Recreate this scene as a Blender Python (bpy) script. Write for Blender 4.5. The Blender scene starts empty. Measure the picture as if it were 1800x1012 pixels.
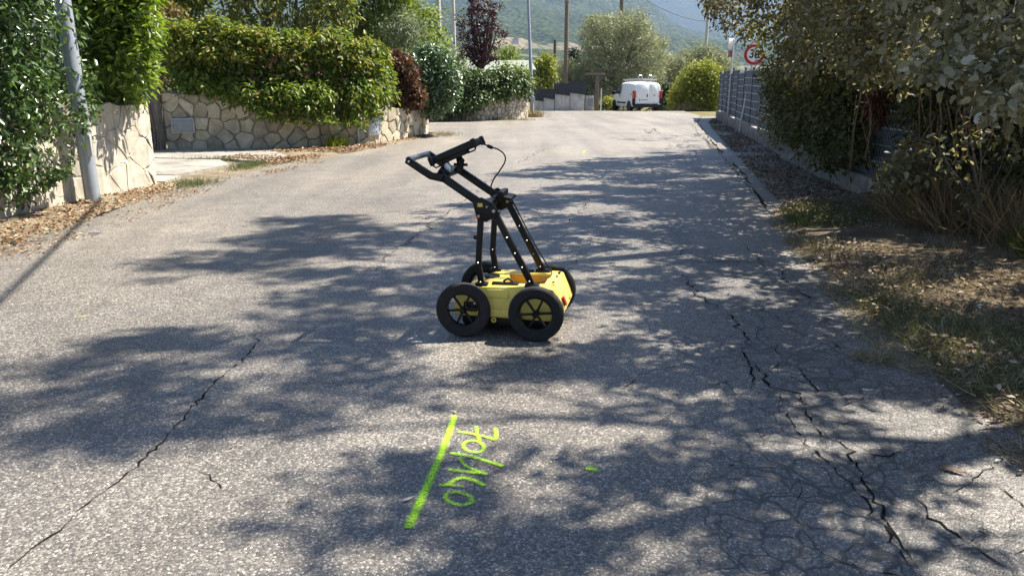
import bpy, bmesh, math, random
import numpy as np
from mathutils import Vector, Matrix

S = bpy.context.scene
COL = S.collection
R = math.radians
random.seed(7)
rng = np.random.default_rng(11)

# ------------------------------------------------------------------ camera, sky, sun, exposure
CAM_H, PITCH, FOC = 1.5, R(14.95), 1352.0          # metres, radians, pixels of an 1800 px wide frame
cam_d = bpy.data.cameras.new('camera')
cam_d.sensor_width = 36.0
cam_d.lens = 36.0 * FOC / 1800.0
cam_d.clip_start, cam_d.clip_end = 0.05, 20000
cam = bpy.data.objects.new('camera', cam_d)
cam.location = (0, 0, CAM_H)
cam.rotation_euler = (math.pi / 2 - PITCH, 0, 0)
COL.objects.link(cam)
S.camera = cam

SUN_EL = R(55.0)
SUN_H = Vector((0.93, 0.37, 0)).normalized()         # horizontal direction towards the sun
SUN_DIR = Vector((SUN_H.x * math.cos(SUN_EL), SUN_H.y * math.cos(SUN_EL), math.sin(SUN_EL)))
world = bpy.data.worlds.new('World')
S.world = world
world.use_nodes = True
wn = world.node_tree
sky = wn.nodes.new('ShaderNodeTexSky')
sky.sky_type = 'NISHITA'
sky.sun_disc = False
sky.sun_elevation = SUN_EL
sky.sun_rotation = math.atan2(SUN_H.x, SUN_H.y)
sky.air_density, sky.dust_density, sky.ozone_density = 1.0, 0.3, 2.5
bg = wn.nodes['Background']
bg.inputs['Strength'].default_value = 0.05
wn.links.new(sky.outputs[0], bg.inputs[0])
sun_d = bpy.data.lights.new('sun', 'SUN')
sun_d.energy = 5.0
sun_d.angle = R(0.55)
sun_d.color = (1.0, 0.925, 0.80)
sun = bpy.data.objects.new('sun', sun_d)
sun.rotation_euler = (-SUN_DIR).to_track_quat('-Z', 'Y').to_euler()
sun.location = (20, 8, 30)
COL.objects.link(sun)
S.view_settings.view_transform = 'Standard'
S.view_settings.look = 'None'
S.view_settings.gamma = 1
S.view_settings.exposure = 1.68
S.view_settings.use_curve_mapping = False
S.cycles.use_denoising = True
S.cycles.max_bounces = 6
S.cycles.diffuse_bounces = 3
S.cycles.glossy_bounces = 2
S.cycles.transmission_bounces = 4
S.cycles.transparent_max_bounces = 8
S.cycles.volume_bounces = 0
S.cycles.sample_clamp_indirect = 6.0

# ------------------------------------------------------------------ measuring helpers
SP, CP = math.sin(PITCH), math.cos(PITCH)
def ray(px, py):
    dx, dy = (px - 900) / FOC, (py - 506) / FOC
    return dx, CP - dy * SP, SP + dy * CP
def G(px, py, z=0.0):                                # survey point on the ground
    dx, F, D = ray(px, py)
    t = (CAM_H - z) / D
    return Vector((t * dx, t * F, z))
def P(px, py, Y):                                    # survey point at a known distance
    dx, F, D = ray(px, py)
    t = Y / F
    return Vector((t * dx, Y, CAM_H - t * D))
def inside(poly, x, y):
    c = False
    n = len(poly)
    for i in range(n):
        x1, y1 = poly[i]; x2, y2 = poly[i - 1]
        if (y1 > y) != (y2 > y) and x < (x2 - x1) * (y - y1) / (y2 - y1) + x1:
            c = not c
    return c
def lerp_tab(tab, x):
    return float(np.interp(x, [a for a, b in tab], [b for a, b in tab]))

# ------------------------------------------------------------------ object helpers
def tag(o, label=None, cat=None, group=None, kind=None):
    if label: o['label'] = label
    if cat: o['category'] = cat
    if group: o['group'] = group
    if kind: o['kind'] = kind
    return o
def thing(name, label, cat, loc=(0, 0, 0), rz=0.0, group=None):
    o = bpy.data.objects.new(name, None)
    o.empty_display_size = 0.2
    COL.objects.link(o)
    o.location = loc
    o.rotation_euler = (0, 0, rz)
    return tag(o, label, cat, group)
def link(name, me, mat, parent=None, smooth=False):
    o = bpy.data.objects.new(name, me)
    COL.objects.link(o)
    if mat is not None and not me.materials: me.materials.append(mat)
    if parent is not None: o.parent = parent
    if smooth: me.shade_smooth()
    return o

class MB:
    def __init__(s): s.v = []; s.f = []
    def add(s, vs, fs):
        b = len(s.v)
        s.v += [tuple(v) for v in vs]
        s.f += [tuple(b + i for i in f) for f in fs]
        return s
    def box(s, c, d, M=None):
        hx, hy, hz = d[0] / 2, d[1] / 2, d[2] / 2
        vs = [Vector((x * hx, y * hy, z * hz)) for z in (-1, 1) for y in (-1, 1) for x in (-1, 1)]
        if M is not None: vs = [M @ v for v in vs]
        vs = [v + Vector(c) for v in vs]
        return s.add(vs, [(0, 2, 3, 1), (4, 5, 7, 6), (0, 1, 5, 4), (2, 6, 7, 3), (0, 4, 6, 2), (1, 3, 7, 5)])
    def prism(s, poly, y0, y1):                       # polygon in x,z pushed along y
        n = len(poly)
        vs = [(x, y0, z) for x, z in poly] + [(x, y1, z) for x, z in poly]
        fs = [tuple(range(n)), tuple(range(2 * n - 1, n - 1, -1))]
        fs += [(i, n + i, n + (i + 1) % n, (i + 1) % n) for i in range(n)]
        return s.add(vs, fs)
    def slab(s, poly, z0, z1):                        # polygon in x,y pushed along z
        n = len(poly)
        vs = [(x, y, z0) for x, y in poly] + [(x, y, z1) for x, y in poly]
        fs = [tuple(range(n - 1, -1, -1)), tuple(range(n, 2 * n))]
        fs += [(i, (i + 1) % n, n + (i + 1) % n, n + i) for i in range(n)]
        return s.add(vs, fs)
    def tube(s, pts, rad, n=8, cap=True):
        pts = [Vector(p) for p in pts]
        if not hasattr(rad, '__len__'): rad = [rad] * len(pts)
        rings = []
        up = Vector((0.13, 0.31, 0.94))
        b = len(s.v)
        for i, p in enumerate(pts):
            d = (pts[min(i + 1, len(pts) - 1)] - pts[max(i - 1, 0)])
            d = d.normalized() if d.length > 1e-9 else Vector((0, 0, 1))
            a = d.cross(up)
            if a.length < 0.05: a = d.cross(Vector((1, 0, 0)))
            a.normalize(); c = d.cross(a)
            for k in range(n):
                t = 2 * math.pi * k / n
                s.v.append(tuple(p + (a * math.cos(t) + c * math.sin(t)) * rad[i]))
        for i in range(len(pts) - 1):
            for k in range(n):
                k2 = (k + 1) % n
                s.f.append((b + i * n + k, b + i * n + k2, b + (i + 1) * n + k2, b + (i + 1) * n + k))
        if cap:
            s.f.append(tuple(b + k for k in range(n - 1, -1, -1)))
            s.f.append(tuple(b + (len(pts) - 1) * n + k for k in range(n)))
        return s
    def lathe(s, prof, c=(0, 0, 0), n=32, axis='y', closed=True):   # prof: (radius, along)
        b = len(s.v); m = len(prof)
        for k in range(n):
            t = 2 * math.pi * k / n
            for r, a in prof:
                u, w = r * math.cos(t), r * math.sin(t)
                q = (u, a, w) if axis == 'y' else ((u, w, a) if axis == 'z' else (a, u, w))
                s.v.append((q[0] + c[0], q[1] + c[1], q[2] + c[2]))
        for k in range(n):
            k2 = (k + 1) % n
            for i in range(m if closed else m - 1):
                j = (i + 1) % m
                s.f.append((b + k * m + i, b + k * m + j, b + k2 * m + j, b + k2 * m + i))
        return s
    def build(s, name, mat, parent=None, smooth=False, bevel=0.0, seg=2, M=None):
        me = bpy.data.meshes.new(name)
        v = s.v if M is None else [tuple(M @ Vector(q)) for q in s.v]
        me.from_pydata(v, [], s.f)
        bm = bmesh.new(); bm.from_mesh(me)
        bmesh.ops.recalc_face_normals(bm, faces=bm.faces)
        bm.to_mesh(me); bm.free()
        o = link(name, me, mat, parent)
        if smooth:
            me.shade_smooth()
            try: me.set_sharp_from_angle(angle=R(40))
            except Exception: pass
        if bevel > 0:
            m = o.modifiers.new('bevel', 'BEVEL')
            m.width = bevel; m.segments = seg; m.limit_method = 'ANGLE'; m.angle_limit = R(35)
            me.shade_smooth()
            m.harden_normals = False
        return o

# ------------------------------------------------------------------ material helpers
class NT:
    def __init__(s, name):
        s.m = bpy.data.materials.new(name); s.m.use_nodes = True
        s.t = s.m.node_tree; s.b = s.t.nodes['Principled BSDF']; s.out = s.t.nodes['Material Output']
    def n(s, typ, **kw):
        nd = s.t.nodes.new('ShaderNode' + typ)
        for k, v in kw.items():
            if k in nd.inputs.keys(): s.set(nd.inputs[k], v)
            else: setattr(nd, k, v)
        return nd
    def set(s, sock, v):
        if isinstance(v, bpy.types.NodeSocket): s.t.links.new(v, sock)
        elif isinstance(v, bpy.types.Node): s.t.links.new(v.outputs[0], sock)
        else: sock.default_value = v
    def coord(s, scale=(1, 1, 1), kind='Object'):
        tc = s.n('TexCoord'); mp = s.n('Mapping')
        s.t.links.new(tc.outputs[kind], mp.inputs[0]); mp.inputs['Scale'].default_value = scale
        return mp.outputs[0]
    def noise(s, vec, scale, detail=4, rough=0.55, out=0, dist=0.0):
        nd = s.n('TexNoise'); s.set(nd.inputs['Vector'], vec)
        nd.inputs['Scale'].default_value = scale; nd.inputs['Detail'].default_value = detail
        nd.inputs['Roughness'].default_value = rough; nd.inputs['Distortion'].default_value = dist
        return nd.outputs[out]
    def voro(s, vec, scale, feature='F1', out='Distance', rnd=1.0):
        nd = s.n('TexVoronoi'); nd.feature = feature
        s.set(nd.inputs['Vector'], vec); nd.inputs['Scale'].default_value = scale
        nd.inputs['Randomness'].default_value = rnd
        return nd.outputs[out]
    def ramp(s, fac, stops, interp='LINEAR'):
        nd = s.n('ValToRGB'); nd.color_ramp.interpolation = interp
        e = nd.color_ramp.elements
        while len(e) < len(stops): e.new(0.5)
        for i, (p, c) in enumerate(stops):
            e[i].position = p
            e[i].color = (c, c, c, 1) if not hasattr(c, '__len__') else (*c[:3], 1)
        s.set(nd.inputs[0], fac)
        return nd.outputs[0]
    def mix(s, fac, a, b, mode='MIX'):
        nd = s.n('Mix'); nd.data_type = 'RGBA'; nd.blend_type = mode
        s.set(nd.inputs[0], fac)
        for i, v in ((6, a), (7, b)):
            s.set(nd.inputs[i], (*v, 1) if isinstance(v, tuple) and len(v) == 3 else v)
        return nd.outputs[2]
    def math(s, op, a, b=None, c=None, clamp=False):
        nd = s.n('Math'); nd.operation = op; nd.use_clamp = clamp
        for i, v in enumerate((a, b, c)):
            if v is not None: s.set(nd.inputs[i], v)
        return nd.outputs[0]
    def bump(s, h, strength=0.3, dist=0.01):
        nd = s.n('Bump'); s.set(nd.inputs['Height'], h)
        nd.inputs['Strength'].default_value = strength; nd.inputs['Distance'].default_value = dist
        s.t.links.new(nd.outputs[0], s.b.inputs['Normal'])
    def fin(s, col=None, rough=0.7, metal=0.0, spec=0.5):
        if col is not None: s.set(s.b.inputs['Base Color'], (*col, 1) if isinstance(col, tuple) and len(col) == 3 else col)
        s.set(s.b.inputs['Roughness'], rough)
        s.b.inputs['Metallic'].default_value = metal
        s.b.inputs['Specular IOR Level'].default_value = spec
        return s.m

def plain(name, col, rough=0.6, metal=0.0, var=0.12, scale=8.0, bump=0.0, spec=0.5):
    """paint, plastic, metal: a colour with slight dirt and unevenness"""
    k = NT(name); c = k.coord()
    n1 = k.noise(c, scale, 5, 0.6)
    d = tuple(max(0, x * (1 - var)) for x in col); l = tuple(min(1, x * (1 + var)) for x in col)
    cc = k.ramp(n1, [(0.3, d), (0.7, l)])
    rr = k.ramp(k.noise(c, scale * 3, 3), [(0.3, max(0.02, rough - 0.08)), (0.7, min(1, rough + 0.08))])
    if bump: k.bump(k.noise(c, scale * 6, 4), bump, 0.004)
    return k.fin(cc, rr, metal, spec)

def leaf_mat(name, stops, rough=0.5, trans=0.3, spec=0.4, tint=(1.25, 1.3, 0.6)):
    """a different tone for each leaf, light shining through the blade"""
    k = NT(name)
    g = k.n('NewGeometry')
    col = k.ramp(g.outputs['Random Per Island'], stops)
    k.fin(col, rough, 0, spec)
    tr = k.n('BsdfTranslucent')
    k.set(tr.inputs[0], k.mix(1.0, col, (*tint, 1), 'MULTIPLY'))
    mx = k.n('MixShader'); mx.inputs[0].default_value = trans
    k.t.links.new(k.b.outputs[0], mx.inputs[1]); k.t.links.new(tr.outputs[0], mx.inputs[2])
    k.t.links.new(mx.outputs[0], k.out.inputs[0])
    return k.m

# ------------------------------------------------------------------ foliage helpers
TPL = {
 'diamond': ([(0, 0, 0), (.45, .27, .07), (1, 0, -.05), (.45, -.27, .07)], [(0, 2, 1), (0, 3, 2)]),
 'oval': ([(0, 0, 0), (.3, .2, .06), (.68, .19, .04), (1, 0, -.08), (.68, -.19, .04), (.3, -.2, .06)],
          [(0, 3, 2, 1), (0, 5, 4, 3)]),
 'narrow': ([(0, 0, 0), (.4, .1, .03), (1, 0, -.1), (.4, -.1, .03)], [(0, 2, 1), (0, 3, 2)]),
 'long': ([(0, 0, 0), (.3, .15, .05), (.7, .13, 0), (1, 0, -.12), (.7, -.13, 0), (.3, -.15, .05)],
          [(0, 3, 2, 1), (0, 5, 4, 3)]),
 'lobed': ([(0, 0, 0), (.1, .2, .05), (.36, .33, .08), (.46, .22, .05), (.68, .26, .04), (1, 0, -.12),
            (.74, -.2, .06), (.5, -.2, .1), (.36, -.32, .06), (.1, -.22, .05)],
           [(0, 2, 1), (0, 4, 3, 2), (0, 5, 4), (0, 9, 8), (0, 8, 7, 6), (0, 6, 5)]),
 'tall': ([(0, .008, 0), (0, -.008, 0), (.6, -.006, .08), (.6, .006, .08), (1, 0, .3)], [(0, 1, 2, 3), (3, 2, 4)]),
 'blade': ([(0, .022, 0), (0, -.022, 0), (.55, -.015, .06), (.55, .015, .06), (1, 0, .22)], [(0, 1, 2, 3), (3, 2, 4)]),
 'litter': ([(0, 0, 0), (.4, .26, .1), (1, 0, .05), (.45, -.24, .09)], [(0, 2, 1), (0, 3, 2)]),
}
def unit(a): return a / np.maximum(np.linalg.norm(a, axis=1, keepdims=True), 1e-9)
def leaf_mesh(name, pos, nrm, drc, size, tpl):
    T, F = TPL[tpl]
    T = np.array(T, dtype=np.float32)
    n = len(pos); k = len(T)
    nrm = unit(nrm)
    side = unit(np.cross(nrm, drc)); d = np.cross(side, nrm)
    V = (pos[:, None, :] + size[:, None, None] * (T[None, :, 0:1] * d[:, None, :] + T[None, :, 1:2] * side[:, None, :]
         + T[None, :, 2:3] * nrm[:, None, :])).astype(np.float32)
    loops = np.concatenate([np.array(f, dtype=np.int32) for f in F])
    tot = np.array([len(f) for f in F], dtype=np.int32)
    L = (loops[None, :] + (np.arange(n, dtype=np.int32) * k)[:, None]).ravel()
    TT = np.tile(tot, n)
    st = np.concatenate([[0], np.cumsum(TT)[:-1]]).astype(np.int32)
    me = bpy.data.meshes.new(name)
    me.vertices.add(n * k); me.vertices.foreach_set('co', V.ravel())
    me.loops.add(len(L)); me.loops.foreach_set('vertex_index', L)
    me.polygons.add(len(TT)); me.polygons.foreach_set('loop_start', st); me.polygons.foreach_set('loop_total', TT)
    me.update(calc_edges=True); me.validate()
    return me
def foliage(name, parent, cen, rad, per, tpl, size, mat, up=0.5, out=0.7, droop=0.3, flat=0.8, shell=0.45, origin=(0, 0, 0)):
    """leaf clumps: every leaf a small face, turned outwards and up, tips hanging a little"""
    cen = np.asarray(cen, dtype=float); rad = np.asarray(rad, dtype=float)
    n = len(cen) * per
    c = np.repeat(cen, per, 0); r = np.repeat(rad, per)
    u = unit(rng.normal(size=(n, 3)))
    q = u * (rng.random((n, 1)) ** shell); q[:, 2] *= flat
    pos = c + q * r[:, None] - np.array(origin)
    nrm = u * out + rng.normal(size=(n, 3)) * 0.45 + np.array([0, 0, up])
    drc = u * 0.6 + rng.normal(size=(n, 3)) * 0.6 + np.array([0, 0, -droop])
    sz = size * rng.uniform(0.45, 1.4, n)
    me = leaf_mesh(name, pos, nrm, drc, sz, tpl)
    return link(name, me, mat, parent)
def region(poly, Yf, dY, n, back=0.0):
    """clump centres spread through a volume whose outline, seen from the road, is poly"""
    xs = [a for a, b in poly]; ys = [b for a, b in poly]
    out = []
    while len(out) < n:
        x, y = random.uniform(min(xs), max(xs)), random.uniform(min(ys), max(ys))
        if inside(poly, x, y):
            Y = Yf(x, y) if callable(Yf) else Yf
            out.append(P(x, y, Y + random.uniform(-dY, dY) + back))
    return out
def limbs(mb, base, targets, r0, tip=0.012, n=6, sag=0.12):
    """limbs that leave the trunk and bend to where the leaf clumps are"""
    for t in targets:
        b, t = Vector(base), Vector(t)
        m = b.lerp(t, 0.5) + Vector((random.uniform(-.2, .2), random.uniform(-.2, .2), sag * (t - b).length))
        q = b.lerp(m, 0.5) + Vector((random.uniform(-.1, .1), random.uniform(-.1, .1), 0.03))
        mb.tube([b, q, m, m.lerp(t, 0.55), t], [r0, r0 * .8, r0 * .55, r0 * .32, tip], n)
    return mb

# ------------------------------------------------------------------ materials
def asphalt_mat(name, shoulder=False):
    k = NT(name); c = k.coord()
    chip = k.voro(c, 125, 'F1', 'Color')
    sep = k.n('SeparateColor'); k.set(sep.inputs[0], chip)
    chipd = k.voro(c, 125, 'F1', 'Distance')
    base = k.ramp(sep.outputs[0], [(0.0, (.075, .073, .071)), (0.4, (.14, .135, .129)), (0.75, (.205, .196, .184)), (0.93, (.32, .306, .285)), (1.0, (.52, .5, .47))])
    big = k.n('SeparateColor'); k.set(big.inputs[0], k.voro(c, 48, 'F1', 'Color'))
    bigd = k.voro(c, 48, 'F1', 'Distance')
    stone = k.math('MULTIPLY', k.math('GREATER_THAN', big.outputs[0], 0.8), k.math('LESS_THAN', bigd, k.math('MULTIPLY', big.outputs[1], 0.5)))
    base = k.mix(k.math('MULTIPLY', stone, 0.75), base, k.ramp(big.outputs[2], [(0.0, (.3, .285, .265)), (0.5, (.42, .4, .37)), (1.0, (.2, .19, .185))]))
    gap = k.ramp(chipd, [(0.4, 1.0), (0.85, 0.55)])
    col = k.mix(1.0, base, gap, 'MULTIPLY')
    fine = k.ramp(k.noise(c, 190, 2), [(0.3, 0.8), (0.7, 1.2)])
    col = k.mix(0.8, col, fine, 'MULTIPLY')
    wear = k.ramp(k.noise(c, 0.45, 5, 0.6), [(0.32, (.80, .785, .78)), (0.7, (1.18, 1.115, 1.02))])
    col = k.mix(1.0, col, wear, 'MULTIPLY')
    blot = k.ramp(k.noise(c, 3.2, 4, 0.6), [(0.3, 0.84), (0.7, 1.13)])
    col = k.mix(1.0, col, blot, 'MULTIPLY')
    track = k.ramp(k.noise(k.coord((1.1, 0.07, 1)), 1.3, 3), [(0.35, 0.84), (0.62, 1.1)])
    col = k.mix(1.0, col, track, 'MULTIPLY')
    ln = k.n('SeparateXYZ'); k.set(ln.inputs[0], c)              # paler up the street: far sunlit glare put into the colour
    old = k.ramp(k.math('MULTIPLY_ADD', ln.outputs[1], .025, k.math('MULTIPLY', k.noise(c, .3, 3), .25)), [(.25, (.95, .935, .92)), (.62, (1.36, 1.31, 1.24))])  # distance ramp, painted brightness of the far road
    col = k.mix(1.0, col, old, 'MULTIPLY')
    spot = k.ramp(k.noise(c, 1.7, 2), [(0.66, 0.0), (0.74, 0.35)])
    col = k.mix(spot, col, (.09, .088, .086))
    # crazed asphalt where the wheels have broken it up
    sx = k.n('SeparateXYZ'); k.set(sx.inputs[0], c)
    mask = None
    for cx, cy, rx, ry in ((2.45, 11.5, .85, 2.7), (1.75, 5.7, .95, 1.5), (1.5, 4.0, .6, 1.3), (1.65, 2.6, .6, 1.0), (1.3, 8.0, .6, 2.4), (3.4, 15.5, .9, 3.2), (1.2, 2.2, .8, 1.2)):
        a = k.math('POWER', k.math('DIVIDE', k.math('SUBTRACT', sx.outputs[0], cx), rx), 2.0)
        b = k.math('POWER', k.math('DIVIDE', k.math('SUBTRACT', sx.outputs[1], cy), ry), 2.0)
        m = k.math('SUBTRACT', 1.15, k.math('ADD', a, b), clamp=True)
        mask = m if mask is None else k.math('MAXIMUM', mask, m)
    nz = k.noise(c, 1.3, 3)
    mask = k.math('MULTIPLY', mask, k.ramp(nz, [(0.38, 0.25), (0.55, 1.0)]))
    warp = k.n('Vector' + 'Math'); warp.operation = 'MULTIPLY_ADD'
    wn_ = k.n('TexNoise'); k.set(wn_.inputs['Vector'], c); wn_.inputs['Scale'].default_value = 7
    k.t.links.new(wn_.outputs['Color'], warp.inputs[0]); warp.inputs[1].default_value = (.13, .13, .13); k.set(warp.inputs[2], c)
    e1 = k.voro(warp.outputs[0], 7.5, 'DISTANCE_TO_EDGE')
    e2 = k.voro(warp.outputs[0], 2.6, 'DISTANCE_TO_EDGE')
    l1 = k.math('LESS_THAN', e1, k.math('MULTIPLY', mask, 0.05))
    l2 = k.math('LESS_THAN', e2, k.math('MULTIPLY', mask, 0.016))
    crack = k.math('MAXIMUM', l1, l2)
    col = k.mix(k.math('MULTIPLY', crack, .85), col, (.022, .021, .02))
    # darker, bitumen-rich patches in the broken zone
    col = k.mix(k.math('MULTIPLY', mask, 0.3), col, (.075, .076, .08))
    if shoulder: col = k.mix(0.45, col, (.13, .118, .1))
    h = k.math('SUBTRACT', k.math('MULTIPLY', k.math('SUBTRACT', 1.0, chipd), 0.5), k.math('MULTIPLY', crack, 1.5))
    h = k.math('ADD', h, k.math('MULTIPLY', k.noise(c, 4, 3), 1.2))
    k.bump(h, 0.6, 0.007)
    return k.fin(col, 0.56, 0, 0.6)

M = {}
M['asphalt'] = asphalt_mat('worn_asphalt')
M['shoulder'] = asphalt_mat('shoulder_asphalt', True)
def soil(name, a, b, c3, sc=3.0):
    k = NT(name); c = k.coord()
    col = k.ramp(k.noise(c, sc, 6, 0.65), [(0.3, a), (0.5, b), (0.72, c3)])
    col = k.mix(0.6, col, k.ramp(k.noise(c, 60, 3), [(0.3, 0.6), (0.7, 1.4)]), 'MULTIPLY')
    k.bump(k.noise(c, 40, 5, 0.7), 0.8, 0.02)
    return k.fin(col, 0.95, 0, 0.1)
M['soil'] = soil('dry_soil', (.07, .054, .036), (.125, .099, .068), (.2, .162, .115))
M['path_soil'] = soil('trodden_soil', (.12, .095, .065), (.2, .165, .115), (.29, .245, .18))
M['field'] = soil('dry_grass_ground', (.09, .09, .04), (.15, .13, .06), (.22, .19, .1), 0.8)
def concrete(name, a, b, sc=2.5):
    k = NT(name); c = k.coord()
    n1 = k.noise(c, sc, 7, 0.65)
    col = k.ramp(n1, [(0.3, a), (0.65, b)])
    st = k.noise(k.coord((3.0, 3.0, 0.5)), 2.2, 5, 0.7)
    col = k.mix(k.ramp(st, [(0.5, 0.0), (0.72, 0.55)]), col, (.07, .065, .055))
    k.bump(k.math('ADD', k.noise(c, 30, 6, 0.7), k.math('MULTIPLY', k.noise(c, 4, 3), 1.4)), 0.5, 0.012)
    return k.fin(col, 0.9, 0, 0.2)
M['concrete'] = concrete('weathered_concrete', (.15, .138, .12), (.3, .28, .245))
M['concrete_pale'] = concrete('pale_concrete', (.36, .35, .32), (.55, .53, .49))
M['slab'] = concrete('driveway_concrete', (.2, .185, .16), (.36, .335, .295), 1.2)
M['plaster'] = concrete('cream_render', (.3, .27, .215), (.52, .475, .39), 4.5)
def stone_mat(name):
    k = NT(name); c = k.coord()
    oi = k.n('ObjectInfo')
    base = k.ramp(oi.outputs['Random'], [(0.0, (.34, .3, .235)), (0.35, (.5, .455, .365)), (0.7, (.62, .57, .47)), (0.85, (.55, .48, .36)), (1.0, (.42, .41, .38))])
    v = k.ramp(k.noise(c, 7, 7, 0.7), [(0.28, (.62, .6, .56)), (0.7, (1.12, 1.1, 1.05))])
    col = k.mix(1.0, base, v, 'MULTIPLY')
    stain = k.ramp(k.noise(c, 1.6, 5, 0.7), [(0.48, 0.0), (0.7, 0.6)])
    col = k.mix(stain, col, (.16, .15, .12))
    k.bump(k.noise(c, 22, 7, 0.7), 0.6, 0.015)
    return k.fin(col, 0.88, 0, 0.2)
M['stone'] = stone_mat('pale_limestone')
M['render_stone'] = concrete('rendered_stone', (.34, .31, .25), (.56, .515, .43), 6)
M['mortar'] = concrete('old_mortar', (.22, .195, .155), (.35, .315, .26), 6)
M['galv'] = plain('galvanised_steel', (.5, .51, .52), 0.5, 0.35, 0.12, 5)
M['lamp_grey'] = plain('grey_painted_steel', (.30, .33, .37), 0.42, 0.25, 0.14, 6)
M['wood_pole'] = plain('weathered_pole_wood', (.16, .125, .095), 0.9, 0, 0.3, 12, 0.5)
M['conc_pole'] = plain('concrete_pole', (.46, .44, .40), 0.85, 0, 0.12, 4, 0.2)
M['dark_pole'] = plain('dark_tarred_wood', (.075, .062, .052), 0.9, 0, 0.3, 10, 0.4)
M['black'] = plain('black_powder_coat', (.004, .004, .0045), 0.4, 0, 0.2, 20, 0.15, 0.3)
M['black_plastic'] = plain('black_plastic', (.005, .005, .0055), 0.5, 0, 0.2, 30, 0.0, 0.35)
M['rubber'] = plain('tyre_rubber', (.007, .007, .007), 0.8, 0, 0.35, 18, 0.3)
M['rubber_worn'] = plain('dusty_tyre_rubber', (.014, .0105, .0105), 0.85, 0, 0.35, 14, 0.3)
M['yellow'] = plain('scuffed_yellow_plastic', (.72, .58, .15), 0.42, 0, 0.10, 9, 0.12)
def scuffed(name, col):
    k = NT(name); c = k.coord()
    n1 = k.ramp(k.noise(c, 7, 5, .6), [(.3, tuple(x * .9 for x in col)), (.7, tuple(min(1, x * 1.08) for x in col))])
    sc = k.ramp(k.noise(k.coord((4, 30, 40)), 6, 4, .7), [(.6, 0.0), (.7, .45)])
    cc = k.mix(sc, n1, (.5, .45, .3))
    gr = k.ramp(k.noise(c, 14, 6, .7), [(.52, 0.0), (.75, .5)])
    cc = k.mix(gr, cc, (.3, .25, .14))
    k.bump(k.noise(c, 60, 4), .15, .003)
    return k.fin(cc, k.ramp(k.noise(c, 20, 3), [(.3, .35), (.7, .6)]), 0, .45)
M['yellow'] = scuffed('scuffed_yellow_shell', (.8, .62, .13))
M['ochre'] = plain('inner_yellow_plastic', (.55, .33, .035), 0.55, 0, 0.15, 12)
M['bolt'] = plain('zinc_bolt', (.35, .35, .34), 0.3, 0.8, 0.08, 30)
M['alu'] = plain('bare_aluminium', (.62, .63, .65), 0.35, 0.7, 0.08, 10)
M['white_paint'] = plain('white_van_paint', (.78, .79, .8), 0.28, 0, 0.03, 3)
M['red_lens'] = plain('red_lamp_lens', (.45, .02, .02), 0.2, 0, 0.1, 20)
M['red_sign'] = plain('red_sign_film', (.42, .02, .03), 0.4, 0, 0.1, 8)
M['white_sign'] = plain('white_sign_film', (.74, .74, .74), 0.4, 0, 0.05, 8)
M['black_sign'] = plain('black_sign_film', (.015, .015, .016), 0.5)
M['glass_dark'] = plain('dark_car_glass', (.03, .04, .045), 0.08, 0, 0.1, 3)
M['fence_screen'] = plain('blue_grey_fence_screen', (.05, .075, .105), 0.7, 0, 0.2, 2.5)
M['fence_wire'] = plain('grey_fence_wire', (.4, .43, .45), 0.5, 0.4, 0.1, 6)
M['dark_panel'] = plain('anthracite_panel', (.022, .027, .035), 0.55, 0, 0.2, 4)
M['metal_box'] = plain('grey_meter_door', (.25, .27, .28), 0.55, 0.3, 0.15, 9)
M['blue_box'] = plain('pale_blue_meter_door', (.38, .43, .48), 0.55, 0.1, 0.1, 9)
M['roof_green'] = plain('faded_green_roof_felt', (.22, .25, .2), 0.85, 0, 0.15, 4)
M['house_wall'] = plain('pale_house_wall', (.6, .56, .5), 0.9)
M['house_roof'] = plain('clay_tile_roof', (.32, .15, .09), 0.9)
M['bark'] = plain('grey_bark', (.13, .11, .088), 0.95, 0, 0.35, 9, 0.8)
M['bark_dark'] = plain('dark_bark', (.06, .046, .04), 0.95, 0, 0.3, 9, 0.8)
M['crack'] = plain('dirt_filled_crack', (.012, .011, .010), 0.98, 0, 0.4, 30, 0.6, 0.05)

L = {}
L['glossy'] = leaf_mat('jasmine_leaf', [(0, (.025, .052, .014)), (.5, (.055, .105, .026)), (.9, (.1, .165, .04)), (1, (.18, .22, .07))], 0.3, 0.2, 0.6)
L['laurel'] = leaf_mat('laurel_leaf', [(0, (.06, .1, .012)), (.5, (.13, .2, .022)), (1, (.24, .31, .045))], 0.36, 0.45, 0.6)
L['creeper'] = leaf_mat('creeper_leaf', [(0, (.045, .085, .012)), (.4, (.1, .165, .02)), (.75, (.18, .235, .036)), (.95, (.28, .28, .05)), (1, (.24, .14, .07))], 0.42, 0.42)
L['creeper_top'] = leaf_mat('yellowing_creeper_leaf', [(0, (.08, .12, .016)), (.5, (.17, .21, .03)), (.88, (.27, .27, .045)), (1, (.27, .16, .06))], 0.42, 0.4)
L['berry'] = leaf_mat('creeper_flower', [(0, (.16, .07, .06)), (1, (.3, .17, .13))], 0.7, 0.1, 0.2, (1, 1, 1))
L['red'] = leaf_mat('red_vine_leaf', [(0, (.04, .016, .012)), (.45, (.085, .032, .022)), (.7, (.11, .05, .03)), (1, (.12, .14, .05))], 0.5, 0.3, 0.3, (1.4, .9, .6))
L['ivy'] = leaf_mat('pale_ivy_leaf', [(0, (.035, .075, .03)), (.55, (.085, .15, .065)), (1, (.2, .27, .15))], 0.33, 0.2, 0.6)
L['ivy_dark'] = leaf_mat('dark_ivy_leaf', [(0, (.022, .045, .012)), (.6, (.065, .11, .028)), (1, (.15, .2, .07))], 0.42, 0.25, 0.45)
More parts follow.
